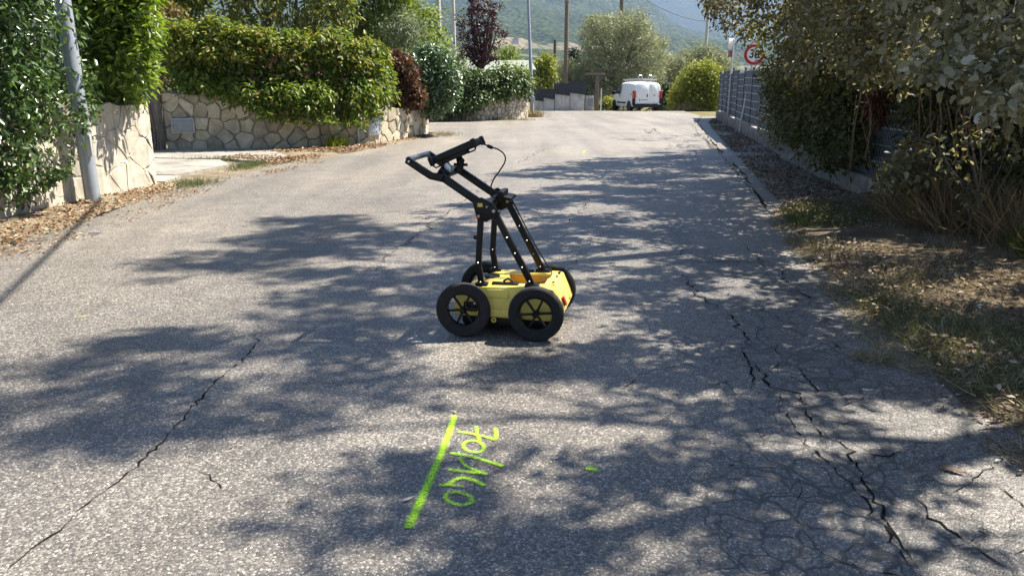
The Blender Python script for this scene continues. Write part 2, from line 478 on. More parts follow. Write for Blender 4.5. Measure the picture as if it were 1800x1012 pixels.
L['cherry'] = leaf_mat('cherry_leaf', [(0, (.08, .11, .025)), (.5, (.16, .19, .045)), (.85, (.25, .26, .08)), (1, (.32, .26, .1))], 0.45, 0.42)
L['green'] = leaf_mat('garden_tree_leaf', [(0, (.065, .105, .018)), (.5, (.14, .19, .034)), (1, (.25, .28, .075))], 0.45, 0.42)
L['silver'] = leaf_mat('silver_shrub_leaf', [(0, (.09, .115, .07)), (.6, (.16, .19, .12)), (1, (.25, .28, .19))], 0.5, 0.25)
L['plum'] = leaf_mat('purple_plum_leaf', [(0, (.022, .010, .013)), (.6, (.05, .02, .026)), (1, (.10, .04, .042))], 0.4, 0.25, 0.4, (1.5, .7, .7))
L['olive'] = leaf_mat('olive_leaf', [(0, (.12, .135, .07)), (.5, (.22, .235, .13)), (.85, (.33, .34, .21)), (1, (.44, .44, .31))], 0.45, 0.3, 0.4, (1.1, 1.15, .8))
L['yellow'] = leaf_mat('yellow_green_leaf', [(0, (.10, .13, .014)), (.5, (.2, .23, .025)), (1, (.32, .31, .05))], 0.5, 0.38)
L['dark'] = leaf_mat('dark_conifer_leaf', [(0, (.01, .025, .01)), (1, (.03, .06, .022))], 0.5, 0.1)
L['poplar'] = leaf_mat('white_poplar_leaf', [(0, (.11, .1, .045)), (.4, (.19, .175, .09)), (.75, (.28, .26, .15)), (1, (.42, .4, .29))], 0.5, 0.4, 0.35, (1.2, 1.1, .6))
L['poplar_pale'] = leaf_mat('white_poplar_underside', [(0, (.13, .125, .06)), (.5, (.26, .25, .15)), (.85, (.4, .39, .28)), (1, (.55, .54, .44))], 0.5, 0.38, 0.3, (1.1, 1.05, .8))
L['bramble'] = leaf_mat('bramble_leaf', [(0, (.035, .046, .014)), (.5, (.085, .095, .028)), (.88, (.15, .145, .05)), (1, (.2, .13, .065))], 0.5, 0.36)
L['dead'] = leaf_mat('dead_leaf', [(0, (.10, .055, .03)), (.4, (.2, .12, .065)), (.8, (.33, .22, .13)), (1, (.5, .4, .28))], 0.8, 0.1, 0.2, (1, .8, .5))
L['litter'] = leaf_mat('leaf_litter', [(0, (.08, .055, .036)), (.4, (.17, .12, .078)), (.8, (.28, .21, .145)), (.97, (.38, .31, .23)), (1, (.62, .59, .52))], 0.85, 0.05, 0.15, (1, .9, .6))
L['grass'] = leaf_mat('green_grass', [(0, (.035, .055, .014)), (.6, (.08, .105, .026)), (1, (.16, .17, .06))], 0.6, 0.25)
L['dry'] = leaf_mat('dry_grass', [(0, (.15, .118, .065)), (.5, (.28, .23, .135)), (1, (.45, .38, .24))], 0.75, 0.2, 0.2, (1.1, 1, .7))
L['dry_brown'] = leaf_mat('brown_dry_grass', [(0, (.1, .065, .034)), (.5, (.22, .155, .082)), (1, (.36, .28, .16))], 0.75, 0.25, 0.2, (1.1, .9, .6))
L['twig'] = leaf_mat('dry_vine', [(0, (.07, .038, .024)), (1, (.17, .095, .06))], 0.85, 0.05, 0.1, (1, .8, .6))

# ------------------------------------------------------------------ the setting: ground, hills, road
def vnoise(x, y, seed=0):
    xi, yi = np.floor(x).astype(np.int64), np.floor(y).astype(np.int64)
    xf, yf = x - xi, y - yi
    u, v = xf * xf * (3 - 2 * xf), yf * yf * (3 - 2 * yf)
    def h(a, b):
        q = (a * 374761393 + b * 668265263 + seed * 982451653) & 0x7fffffff
        q = ((q ^ (q >> 13)) * 1274126177) & 0x7fffffff
        return (q ^ (q >> 16)) % 100003 / 100003.0
    return (h(xi, yi) * (1 - u) + h(xi + 1, yi) * u) * (1 - v) + (h(xi, yi + 1) * (1 - u) + h(xi + 1, yi + 1) * u) * v
def fbm(x, y, o=5, seed=0):
    s = 0; a = 0.5
    for i in range(o):
        s = s + a * vnoise(x * 2 ** i, y * 2 ** i, seed + i); a *= 0.5
    return s
def ground_z(Y):
    return -0.04 - 0.035 * max(0.0, min(Y, 190.0) - 43.0)
def grid_mesh(name, X, Y, Z, mat):
    ny, nx = X.shape
    V = np.stack([X, Y, Z], -1).reshape(-1, 3)
    i = (np.arange(ny - 1)[:, None] * nx + np.arange(nx - 1)[None, :]).ravel()
    F = np.stack([i, i + 1, i + nx + 1, i + nx], -1)
    me = bpy.data.meshes.new(name)
    me.from_pydata(V.tolist(), [], F.tolist())
    me.update()
    return link(name, me, mat, None, True)

ys = np.concatenate([np.arange(-80, 43, 8.0), np.arange(43, 200, 12.0), np.array([200, 260, 340, 420])])
xs = np.linspace(-420, 420, 43)
XX, YY = np.meshgrid(xs, ys)
ZZ = np.vectorize(ground_z)(YY)
tag(grid_mesh('ground', XX, YY, ZZ, M['field']), kind='structure')

def hill_mat(name, far):
    k = NT(name); c = k.coord()
    v1 = k.voro(c, 0.085, 'F1', 'Distance'); n2 = k.noise(c, 0.012, 6, 0.6); n3 = k.noise(c, 0.05, 5, 0.7)
    wood = k.ramp(k.math('ADD', k.math('MULTIPLY', v1, .45), k.math('MULTIPLY', n3, .6)), [(0.25, (.085, .1, .04)), (0.5, (.042, .056, .024)), (0.75, (.014, .022, .012))])
    wood = k.mix(1.0, wood, k.ramp(n2, [(0.35, (.75, .8, .8)), (0.65, (1.3, 1.2, 1.0))]), 'MULTIPLY')
    col = wood
    if not far:
        sx = k.n('SeparateXYZ'); k.set(sx.inputs[0], c)
        low = k.math('SUBTRACT', 1.0, k.math('DIVIDE', sx.outputs[2], 150.0), clamp=True)
        cell = k.voro(k.coord((1.0, 0.6, 1)), 0.013, 'F1', 'Color')
        cs = k.n('SeparateColor'); k.set(cs.inputs[0], cell)
        band = k.math('MULTIPLY', k.ramp(k.math('DIVIDE', sx.outputs[2], 200.0), [(0.06, 0.0), (0.14, 1.0), (0.42, 1.0), (0.6, 0.0)]), k.ramp(k.noise(c, 0.0045, 2), [(0.46, 0.0), (0.56, 1.0)]))
        pick = k.math('GREATER_THAN', k.math('MULTIPLY', cs.outputs[0], band), 0.68)
        fld = k.ramp(cs.outputs[1], [(0.2, (.08, .1, .04)), (0.5, (.13, .12, .07)), (0.9, (.2, .165, .11))])
        col = k.mix(pick, wood, fld)
    k.bump(k.math('SUBTRACT', 1.0, v1), 1.0, 5.0)
    return k.fin(col, 1.0, 0, 0.0)
ys = np.concatenate([np.linspace(330, 1400, 40), np.linspace(1430, 3600, 75)])
xs = np.linspace(-1.0, 1.0, 170)
T, YY = np.meshgrid(xs, ys); XX = T * (YY * 1.15 + 200)
ang = XX / YY
rid = np.interp(ang, [-1, -.5, -.3, -.18, 0, .1, .2, .32, .5, 1], [.17, .125, .104, .128, .135, .115, .07, .045, .06, .08])
u = np.clip((YY - 500) / 2500, 0, 1.25)
ZZ = -5.2 + 3000 * rid * (u ** 1.75) * (1 - .35 * np.clip(u - 1, 0, 1)) + (fbm(XX / 420, YY / 420, 6, 3) - .48) * (20 + 330 * u) * np.clip((YY - 330) / 500, 0, 1) \
     + (fbm(XX / 60, YY / 60, 3, 9) - .45) * 14 * np.clip((YY - 400) / 300, 0, 1)
tag(grid_mesh('hills', XX, YY, ZZ, hill_mat('wooded_hillside', False)), kind='structure')
ys = np.linspace(3400, 7600, 60)
T, YY = np.meshgrid(xs, ys); XX = T * (YY * 1.05)
u = np.clip((YY - 3400) / 2900, 0, 1.4)
ang = XX / YY
rid = np.interp(ang, [-1, -.4, -.3, -.15, .1, .25, .4, 1], [.1, .07, .085, .13, .15, .165, .15, .12])
ZZ = 10 + 6200 * rid * u ** 1.2 + (fbm(XX / 900, YY / 900, 6, 21) - .48) * 520 * np.clip(u, .1, 1)
tag(grid_mesh('mountain', XX, YY, ZZ, hill_mat('far_wooded_mountain', True)), kind='structure')

def poly_sheet(name, pts, mat, zf):
    """flat sheet from an outline, triangulated, heights from zf(Y)"""
    bm = bmesh.new()
    vs = [bm.verts.new((x, y, zf(y))) for x, y in pts]
    es = [bm.edges.new((vs[i], vs[(i + 1) % len(vs)])) for i in range(len(vs))]
    bmesh.ops.triangle_fill(bm, use_beauty=True, edges=es)
    for f in bm.faces:
        if f.normal.z < 0: f.normal_flip()
    me = bpy.data.meshes.new(name); bm.to_mesh(me); bm.free()
    return link(name, me, mat)
def wobble(pts, step=0.35, amp=0.06, closed=False):
    out = []
    seq = list(pts) + ([pts[0]] if closed else [])
    for (x1, y1), (x2, y2) in zip(seq[:-1], seq[1:]):
        n = max(1, int(math.hypot(x2 - x1, y2 - y1) / step))
        for i in range(n):
            t = i / n
            j = amp if i else amp * .4
            out.append((x1 + (x2 - x1) * t + random.uniform(-j, j), y1 + (y2 - y1) * t + random.uniform(-j, j)))
    if not closed: out.append(tuple(pts[-1]))
    return out
LEFT_EDGE = [(-4.6, -8), (-4.75, 2), (-4.82, 7.1), (-4.78, 8.4), (-4.88, 9.9), (-4.9, 11.0), (-4.66, 12.4), (-4.5, 13.6), (-4.2, 15.1), (-3.75, 16.2), (-3.32, 18.2), (-2.75, 20.6), (-2.2, 23.1)]
RIGHT_EDGE = [(2.6, -8), (2.45, 1), (2.27, 3.0), (2.25, 3.4), (2.33, 3.8), (2.4, 4.4), (2.56, 5.5), (2.79, 6.95), (3.04, 8.85), (4.01, 13.6), (5.2, 20.3), (7.2, 30.6), (8.75, 36.5)]
road_out = wobble(RIGHT_EDGE, .4, .05) + [(9.4, 43.4), (9.8, 60), (2.0, 60), (1.1, 43.4), (0.9, 40), (0.95, 35.6), (-0.2, 33.1), (-1.2, 32.1), (-3.2, 31.6), (-12, 30.8), (-26, 30), (-26, 25.5), (-12, 25.4), (-4, 25.2), (-2.45, 24.3)] + wobble(LEFT_EDGE[::-1], .4, .05)
def road_z(Y): return ground_z(Y) + 0.04
# cut the sheet where the crest is so that it bends there
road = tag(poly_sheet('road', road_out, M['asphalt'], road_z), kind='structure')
sh = wobble([(3.08, 9.0), (4.05, 13.6), (5.25, 20.3), (7.25, 30.6), (8.8, 36.5)], .4, .03) + [(9.6, 36.5), (9.0, 34.5), (7.25, 24.5), (5.85, 16.3), (5.3, 12.7), (4.6, 9.6)]
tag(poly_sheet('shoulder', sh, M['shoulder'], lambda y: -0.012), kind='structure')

def strip(name, A, B, mat, n=60, m=10, h=0.05, z0=0.006, seed=1, spill=0.0):
    """verge: a bumpy strip between an edge line A and a back line B"""
    def along(L_, t):
        d = [0]
        for a, b in zip(L_[:-1], L_[1:]): d.append(d[-1] + math.hypot(b[0] - a[0], b[1] - a[1]))
        return np.interp(t * d[-1], d, [p[0] for p in L_]), np.interp(t * d[-1], d, [p[1] for p in L_])
    t = np.linspace(0, 1, n)
    ax, ay = along(A, t); bx, by = along(B, t)
    w = np.linspace(0, 1, m)[:, None]
    jit = (fbm(ay * 1.7, ax * 1.7, 3, seed) - .45) * .45
    X = ax * (1 - w) + bx * w + (jit - spill) * (1 - w); Y = ay * (1 - w) + by * w + 0 * w
    Z = z0 - .02 * (w < .01) + h * (np.clip(w * 2.2, 0, 1)) * (.5 + fbm(X * 2.1, Y * 2.1, 4, seed + 5)) 
    return tag(grid_mesh(name, X, Y, Z, mat), kind='structure')
VERGE_B = [(9.5, -8), (8.5, 1), (7.2, 5), (6.4, 8.0), (5.4, 10.6)]
strip('right_verge', [(2.62, -8), (2.47, 1), (2.3, 3.0), (2.28, 3.4), (2.36, 3.8), (2.43, 4.4), (2.6, 5.5), (2.83, 6.95), (3.3, 9.3)], VERGE_B, M['soil'], 160, 30, .09, .008, 3, .13)
strip('left_verge', [(-4.75, 2), (-4.8, 7.1), (-4.76, 8.4), (-4.86, 9.9), (-4.88, 11.4)], [(-5.9, 2), (-5.75, 7.1), (-5.65, 8.4), (-5.5, 9.9), (-5.3, 11.6)], M['path_soil'], 60, 10, .05, .006, 8)
strip('wall_foot_verge', [(-4.2, 15.4), (-3.6, 16.8), (-3.2, 18.6), (-2.6, 21), (-2.15, 23.4)], [(-5.2, 16.6), (-5.4, 17.9), (-5.0, 18.3), (-3.7, 19.4), (-3.05, 20.7), (-2.5, 23.4)], M['path_soil'], 60, 8, .03, .004, 12)

def crack(px_list, w=0.010, jit=0.012, step=0.035, name='crack', par=road):
    pts = [G(*p).to_2d() if len(p) == 2 else Vector(p[:2]) for p in px_list]
    fine = []
    for a, b in zip(pts[:-1], pts[1:]):
        n = max(2, int((b - a).length / step))
        for i in range(n): fine.append(a.lerp(b, i / n) + Vector((random.gauss(0, jit), random.gauss(0, jit))))
    fine.append(pts[-1])
    vs, fs = [], []
    for i, p in enumerate(fine):
        d = (fine[min(i + 1, len(fine) - 1)] - fine[max(i - 1, 0)]).normalized()
        nn = Vector((-d.y, d.x))
        e = min(1.0, 6 * min(i, len(fine) - 1 - i) / len(fine) + .15)
        k = w * e * random.choice((.12, .3, .5, .8, 1.0))
        vs += [(*(p + nn * k), .0035), (*(p - nn * k * random.uniform(.5, 1)), .0035)]
        if i: fs.append((2 * i - 2, 2 * i - 1, 2 * i + 1, 2 * i))
    MB().add(vs, fs).build(name, M['crack'], par)
crack([(-10, 1020), (60, 965), (160, 880), (240, 820), (290, 770), (345, 710), (375, 675), (440, 620), (455, 600), (443, 583)], .007, .008)
crack([(1375, 690), (1380, 720), (1400, 760), (1450, 810), (1500, 850), (1550, 920), (1610, 1010)], .0065, .010)
crack([(1402, 700), (1440, 760), (1495, 795), (1510, 830), (1545, 890), (1625, 1020)], .0075, .010)
crack([(1605, 865), (1640, 910), (1690, 950), (1760, 990), (1800, 1030)], .006, .010)
crack([(1330, 640), (1352, 680), (1400, 690), (1412, 720)], .010, .01)
crack([(1355, 650), (1375, 632), (1408, 655), (1440, 690)], .010, .01)
crack([(1495, 795), (1560, 800), (1610, 795)], .006, .01)
crack([(1300, 610), (1322, 650), (1318, 690)], .008, .01)
crack([(1180, 462), (1260, 460), (1345, 462)], .010, .02)
crack([(1200, 480), (1230, 520), (1290, 560), (1320, 610)], .010, .02)
crack([(1375, 470), (1385, 500), (1440, 530)], .007, .02)
crack([(1090, 690), (1130, 655), (1200, 640)], .005, .01)
crack([(900, 292), (958, 262), (985, 255), (1040, 258)], .010, .05, .2)
crack([(640, 480), (760, 395), (860, 320), (900, 292)], .007, .03, .1)
crack([(985, 400), (1012, 385), (1030, 360), (1045, 330)], .007, .04, .1)
crack([(1300, 425), (1330, 450), (1345, 470)], .007, .03)
crack([(1015, 440), (1005, 470), (985, 500)], .006, .03)
crack([(1250, 252), (1275, 280), (1305, 315), (1345, 360), (1362, 385)], .018, .03, .12)
crack([(1130, 225), (1140, 235), (1150, 226), (1160, 236)], .02, .05, .2)
crack([(1215, 215), (1228, 235), (1260, 265)], .018, .05, .2)
crack([(350, 825), (385, 850), (390, 860)], .004, .006)

# short hairline cracks all along the broken right lane
rc = random.Random(4)
for _ in range(90):
    y = 2.2 + 11.5 * rc.random() ** 1.5
    x = (1.5 + .075 * max(0, y - 4)) + rc.gauss(0, .42)
    ang = rc.choice((rc.gauss(1.57, .4), rc.gauss(.2, .5)))
    l = rc.uniform(.12, .5); q = [(x, y)]
    for k in range(3):
        ang += rc.gauss(0, .6); q.append((q[-1][0] + math.cos(ang) * l / 3, q[-1][1] + math.sin(ang) * l / 3))
    crack([(a, b, 0) for a, b in q], rc.uniform(.002, .005), .006)

# driveway apron of cast slabs
tag(poly_sheet('driveway_bed', [(-4.75, 11.3), (-4.55, 12.6), (-4.1, 15.1), (-3.7, 16.4), (-3.2, 18.6), (-3.6, 19.6), (-5.2, 18.5), (-8.0, 18.0), (-13, 17.9), (-13, 11.3)], M['path_soil'], lambda y: -.006), kind='structure')
drv = thing('driveway_apron', None, None)
drv['kind'] = 'structure'
for poly in ([(-8.6, 15.75), (-5.65, 15.4), (-5.0, 16.6), (-5.55, 17.95), (-8.6, 17.75)],
             [(-9.0, 13.3), (-5.5, 12.6), (-5.2, 14.3), (-5.75, 15.25), (-9, 15.65)],
             [(-5.58, 15.35), (-4.9, 14.9), (-4.55, 15.9), (-4.92, 16.5)],
             [(-12, 12.0), (-5.3, 11.75), (-5.35, 12.5), (-12, 13.4)]):
    MB().slab(wobble(poly, .3, .02, True), -.05, random.uniform(.03, .05)).build('slab', M['slab'], drv)

# ------------------------------------------------------------------ stone garden walls
def clip_half(poly, p, n):
    out = []
    for i in range(len(poly)):
        a, b = poly[i], poly[(i + 1) % len(poly)]
        da, db = (a - p).dot(n), (b - p).dot(n)
        if da <= 0: out.append(a)
        if (da < 0 < db) or (db < 0 < da): out.append(a.lerp(b, da / (da - db)))
    return out
def voronoi_cells(W, Hf, size, seed, joint):
    rs = random.Random(seed)
    pts = []
    tries = 0
    while tries < 4000:
        tries += 1
        s = rs.uniform(0, W); z = rs.uniform(0, Hf(s))
        k = size * rs.choice((.5, .7, .95, 1.2, 1.5))
        if all((s - q[0]) ** 2 + ((z - q[1]) * 1.2) ** 2 > k * k for q in pts): pts.append((s, z))
    cells = []
    for i, a in enumerate(pts):
        a = Vector(a)
        poly = [Vector((0, 0)), Vector((W, 0)), Vector((W, Hf(W))), Vector((0, Hf(0)))]
        for j, b in enumerate(pts):
            if j == i: continue
            b = Vector(b)
            if (b - a).length > 4 * size: continue
            n = (b - a).normalized()
            poly = clip_half(poly, (a + b) / 2 - n * joint * rs.uniform(.2, 2.2), n)
            if len(poly) < 3: break
        if len(poly) >= 3:
            ar = abs(sum(poly[q].cross(poly[(q + 1) % len(poly)]) for q in range(len(poly)))) / 2
            if ar > .006: cells.append(poly)
    return cells
def stone_wall(name, label, base, Hf, thick, size, seed, joint=.013, proud=(.018, .04), core='mortar', smat='stone'):
    """base: line of the visible foot, walked so that the road is on its right-hand side"""
    t = thing(name, label, 'wall', (base[0][0], base[0][1], 0))
    org = Vector((base[0][0], base[0][1], 0))
    B = [Vector(p) for p in base]
    d = [0.0]
    for a, b in zip(B[:-1], B[1:]): d.append(d[-1] + (b - a).length)
    W = d[-1]
    tg = []
    for i in range(len(B)):
        tg.append((B[min(i + 1, len(B) - 1)] - B[max(i - 1, 0)]).normalized())
    def at(s, z, off):
        s = min(max(s, 0), W)
        i = max(0, min(len(B) - 2, int(np.searchsorted(d, s) - 1)))
        f = (s - d[i]) / (d[i + 1] - d[i])
        p = B[i].lerp(B[i + 1], f); q = tg[i].lerp(tg[i + 1], f).normalized()
        nn = Vector((q.y, -q.x))
        return Vector((p.x + nn.x * off, p.y + nn.y * off, z)) - org
    n = max(2, int(W / .25))
    mb = MB(); vs = []; fs = []
    for i in range(n + 1):
        s = W * i / n; h = Hf(s) + .012 * math.sin(s * 9)
        vs += [at(s, -.06, 0), at(s, h, -.015), at(s, h + .02, -thick * .5), at(s, h, -thick), at(s, -.06, -thick)]
        if i:
            o = 5 * (i - 1)
            for k in range(4): fs.append((o + k, o + k + 1, o + k + 6, o + k + 5))
    fs += [(0, 1, 2, 3, 4), tuple(5 * n + q for q in (4, 3, 2, 1, 0))]
    mb.add(vs, fs).build('core', M[core], t, True)
    rs = random.Random(seed + 1)
    for poly in voronoi_cells(W, Hf, size, seed, joint):
        k = len(poly); h = rs.uniform(*proud)
        # round the corners a little, keep an uneven outline
        out = []
        for i in range(k):
            a, b, c = poly[i - 1], poly[i], poly[(i + 1) % k]
            e = .16 * (c - b).length; mid = b.lerp(c, rs.uniform(.35, .65)) + Vector((rs.gauss(0, .05), rs.gauss(0, .05))) * (c - b).length
            out += [b.lerp(a, .1), b.lerp(c, .1), mid]
        out = [p + Vector((rs.gauss(0, .009), rs.gauss(0, .009))) for p in out]
        cen = sum(out, Vector((0, 0))) / len(out)
        m = len(out)
        v = [at(p.x, max(.0, p.y), -.01) for p in out] + [at(*(p.lerp(cen, .06)), h) for p in out]
        v = [Vector(q) for q in v]
        inn = [at(*p.lerp(cen, .45), h + rs.uniform(-.003, .006)) for p in out]
        v += inn
        f = [(i, (i + 1) % m, m + (i + 1) % m, m + i) for i in range(m)] + [(m + i, m + (i + 1) % m, 2 * m + (i + 1) % m, 2 * m + i) for i in range(m)] + [tuple(range(2 * m, 3 * m))]
        MB().add(v, f).build('stone', M[smat], t, True)
    return t
# near wall: rendered rubble beside the lamp post
stone_wall('garden_wall', 'cream rubble wall beside the grey lamp post, rendered over', [(-5.86, 4.0), (-5.72, 6.5), (-5.62, 8.0), (-5.5, 9.5), (-5.3, 10.9), (-5.2, 11.25), (-5.3, 11.5), (-5.6, 11.6)], lambda s: 1.2, .42, .5, 5, .004, (.001, .007), 'plaster', 'render_stone')
WB = [(-7.78, 17.62), (-7.0, 17.75), (-6.16, 17.9), (-5.16, 18.2), (-4.45, 18.83), (-3.61, 19.4), (-3.01, 20.7), (-2.62, 22.4), (-2.51, 23.3), (-2.75, 23.6)]
HB = lambda s: 1.28 - .07 * s
wall_b = stone_wall('garden_wall', 'crazy stone wall with a meter door, creeper hanging over its top', WB, HB, .38, .5, 23, .011, (.010, .042))
stone_wall('garden_wall', 'low stone wall under an ivy hedge next to the thin lamp post', [(-5.6, 31.0), (-3.2, 31.5), (-1.16, 32.0), (0.0, 33.0), (.62, 34.3), (.7, 35.2)], lambda s: .55 + .07 * s, .4, .3, 15, .013, (.015, .04))
def meter_door(label, p, q, z0, z1, mat, name='meter_door'):
    p, q = Vector(p), Vector(q); d = (q - p); n = Vector((d.y, -d.x)).normalized()
    t = thing(name, label, 'meter box', (p.x, p.y, z0))
    a = math.atan2(d.y, d.x); Lx = d.length; H = z1 - z0
    t.rotation_euler = (0, 0, a)
    MB().box((Lx / 2, -.03, H / 2), (Lx, .12, H)).build('frame', M['galv'], t, bevel=.006)
    MB().box((Lx / 2, -.096, H / 2), (Lx - .04, .016, H - .04)).build('door', mat, t, bevel=.004)
    MB().lathe([(.0, -.116), (.012, -.116), (.012, -.1), (0, -.1)], (.05, 0, H * .5), 10).build('lock', M['black'], t)
    return t
meter_door('grey metal meter door set in the crazy stone wall', (-7.62, 17.6), (-7.14, 17.68), .40, .72, M['metal_box'])
meter_door('pale blue upright meter door in the sunlit end of the stone wall', (-3.62, 19.40), (-3.40, 19.86), .22, .78, M['blue_box'])
t = thing('drain_pipe', 'thin grey pipe standing against the stone wall by the blue door', 'pipe', (-3.78, 19.22, 0))
MB().tube([(0, 0, -.02), (0, 0, .52), (.0, .02, .74)], .022, 10).build('pipe', M['galv'], t, True)
MB().box((0, .03, .45), (.07, .05, .03)).build('clip', M['galv'], t)
# gate pillar with vine stems at the driveway
t = thing('gate_pillar', 'weathered concrete gate pillar with old vine stems beside the driveway', 'pillar', (-7.93, 17.45, 0))
MB().prism([(-.14, -.05), (.14, -.05), (.125, .9), (.1, 1.75), (-.1, 1.75), (-.13, .9)], -.13, .13).build('shaft', M['concrete'], t, bevel=.02)
MB().box((.0, -.15, 1.42), (.16, .08, .26)).build('junction_box', M['galv'], t, bevel=.01)
for i in range(3):
    x = -.06 + .07 * i
    MB().tube([(x, -.155, -.03), (x + .03, -.16, .5), (x - .02, -.165, 1.0), (x + .04, -.15, 1.5), (x + .1, -.1, 2.3), (x + .3, .1, 2.9)], [.028, .025, .022, .02, .015, .01], 7).build('vine_stem', M['bark'], t, True)

# ------------------------------------------------------------------ lamp posts and utility poles
def lamp_post(label, base, H, r0, r1, lean, arm):
    t = thing('lamp_post', label, 'lamp post', base)
    top = Vector((lean[0] * H, lean[1] * H, H))
    MB().tube([(0, 0, -.1), top * .15, top * .33, top * .34, top * .66, top * .67, top], [r0, r0 * .97, r0 * .95, r0 * .8, r0 * .72, r0 * .62, r1], 14).build('pole', M['lamp_grey'], t, True)
    MB().lathe([(r0 * 1.0, 0), (r0 * 1.35, 0), (r0 * 1.3, .03), (r0 * 1.0, .05)], (0, 0, .0), 14, 'z').build('base_collar', M['concrete'], t, True)
    a = Vector(arm)
    MB().tube([top, top + a * .4 + Vector((0, 0, .25)), top + a + Vector((0, 0, .3))], r1 * .7, 8).build('arm', M['lamp_grey'], t, True)
    MB().box(top + a * 1.12 + Vector((0, 0, .29)), (.5, .24, .12), Matrix.Rotation(math.atan2(a.y, a.x), 3, 'Z')).build('lantern', M['galv'], t, bevel=.04)
    MB().box((r0 * .8, -r0 * .6, .75), (.06, .03, .26)).build('hatch', M['galv'], t, bevel=.006)
    return t
lamp_post('thick grey lamp post standing in dry leaves against the cream wall', (-5.26, 9.62, .0), 7.5, .092, .05, (-.012, 0.0), (1.4, -.1, 0))
lamp_post('thin grey lamp post at the end of the low stone wall', (.93, 35.6, .0), 7.6, .085, .045, (-.045, 0.0), (1.3, -.5, 0))
def pole(label, px, py, Y, H, r0, r1, mat, lean=0.0, cross=False, group=None):
    b = P(px, py, Y); z = ground_z(Y)
    t = thing('utility_pole', label, 'utility pole', (b.x, Y, z), 0, group)
    top = Vector((lean * H, 0, H))
    MB().tube([(0, 0, -.2), top * .5, top], [r0, (r0 + r1) / 2, r1], 12).build('shaft', mat, t, True)
    MB().lathe([(0, H + .06), (r1 * 1.15, H + .04), (r1 * 1.15, H - .05), (0, H - .05)], (top.x, 0, 0), 10, 'z').build('cap', mat, t)
    if cross:
        MB().box((top.x, 0, H - .5), (1.1, .09, .1)).build('crossarm', mat, t)
        for k in (-.45, .45):
            MB().lathe([(0, .16), (.035, .16), (.05, .1), (.03, .05), (.03, 0), (0, 0)], (top.x + k, 0, H - .45), 10, 'z').build('insulator', M['white_sign'], t)
    return t
pole('pale concrete utility pole rising behind the green garden tree', 773, 60, 37, 8.2, .14, .1, M['conc_pole'], -.01)
pole('pale concrete utility pole just beside the purple plum tree', 799, 60, 52, 7.6, .15, .1, M['conc_pole'], -.008)
pole('tall dark timber pole behind the stepped wall', 995, 100, 49, 6.45, .15, .12, M['wood_pole'])
pole('short dark timber pole beyond the yellow green tree', 975, 120, 62, 5.3, .13, .1, M['dark_pole'])
pole('utility pole whose shaft rises above the olive crown', 1093, 5, 64, 10.5, .2, .16, M['wood_pole'], 0.0, True)
pole('slim utility pole in the distance right of the olive tree', 1241, 60, 70, 9.8, .16, .12, M['conc_pole'], .01, True)
pole('small utility pole with a crossarm far behind the plum tree', 903, 90, 85, 6.6, .12, .1, M['wood_pole'], 0, True)
pole('grey pole standing inside the garden tree crown', 728, 40, 40, 5.4, .07, .06, M['galv'])
def cable(label, pts, r, sag):
    q = []
    for a, b in zip(pts[:-1], pts[1:]):
        a, b = Vector(a), Vector(b)
        for i in range(17):
            u = i / 16
            q.append(a.lerp(b, u) - Vector((0, 0, sag * 4 * u * (1 - u))))
    tag(MB().tube(q, r, 6).build('overhead_cable', M['black_plastic'], None, True), label, 'cable')
k_ = 6.2 / math.tan(SUN_EL)  # assumed cable out of view, added to cast the diagonal band on the road
cable('assumed unseen overhead cable, added to cast the shadow band near the lamp post', [(-5.3 + SUN_H.x * k_, 9.8 + SUN_H.y * k_, 6.2), (-3.3 + SUN_H.x * k_, 4.5 + SUN_H.y * k_, 6.3), (-1.2 + SUN_H.x * k_, -2 + SUN_H.y * k_, 6.4)], .027, .02)
cable('thin wire running to the slim distant pole', [P(1093, -30, 64), P(1243, 38, 70)], .02, .6)
cable('thin wire between the pale concrete poles', [P(770, -5, 37), P(799, 22, 52), P(903, 72, 85)], .014, .4)

# ------------------------------------------------------------------ fence and low wall on the right
FL = [(9.05, 34.6), (7.2, 24.6), (5.75, 16.2), (5.05, 11.2), (4.95, 9.9), (5.1, 7.9)]
def along(Lp, s):
    for a, b in zip(Lp[:-1], Lp[1:]):
        a, b = Vector(a), Vector(b); l = (b - a).length
        if s <= l: return a.lerp(b, s / l), (b - a).normalized()
        s -= l
    return Vector(Lp[-1]), (Vector(Lp[-1]) - Vector(Lp[-2])).normalized()
total = sum((Vector(b) - Vector(a)).length for a, b in zip(FL[:-1], FL[1:]))
lw = thing('low_wall', 'stained low concrete wall carrying the blue grey fence', 'wall', (7.2, 24.6, 0))
s = 0.0; i = 0
while s < total - .3:
    e = min(s + 2.1, total)
    a, da = along(FL, s); b, _ = along(FL, e - .03)
    h = .30 + .04 * (i % 3) if a.y > 16.0 else (.48 - .05 * (i % 2) if a.y > 13.5 else .26)
    m = (a + b) / 2; ang = math.atan2(b.y - a.y, b.x - a.x)
    off = 0.0 if a.y > 16 else .07
    MB().box((m.x - 7.2 - off, m.y - 24.6, h / 2 - .05), ((b - a).length, .2 + off, h + .1), Matrix.Rotation(ang, 3, 'Z')).build('block', M['concrete'], lw, bevel=.015)
    s = e; i += 1
fence = thing('mesh_fence', 'blue grey welded mesh fence with privacy screen on the low wall', 'fence', (7.2, 24.6, 0))
s = .1; i = 0
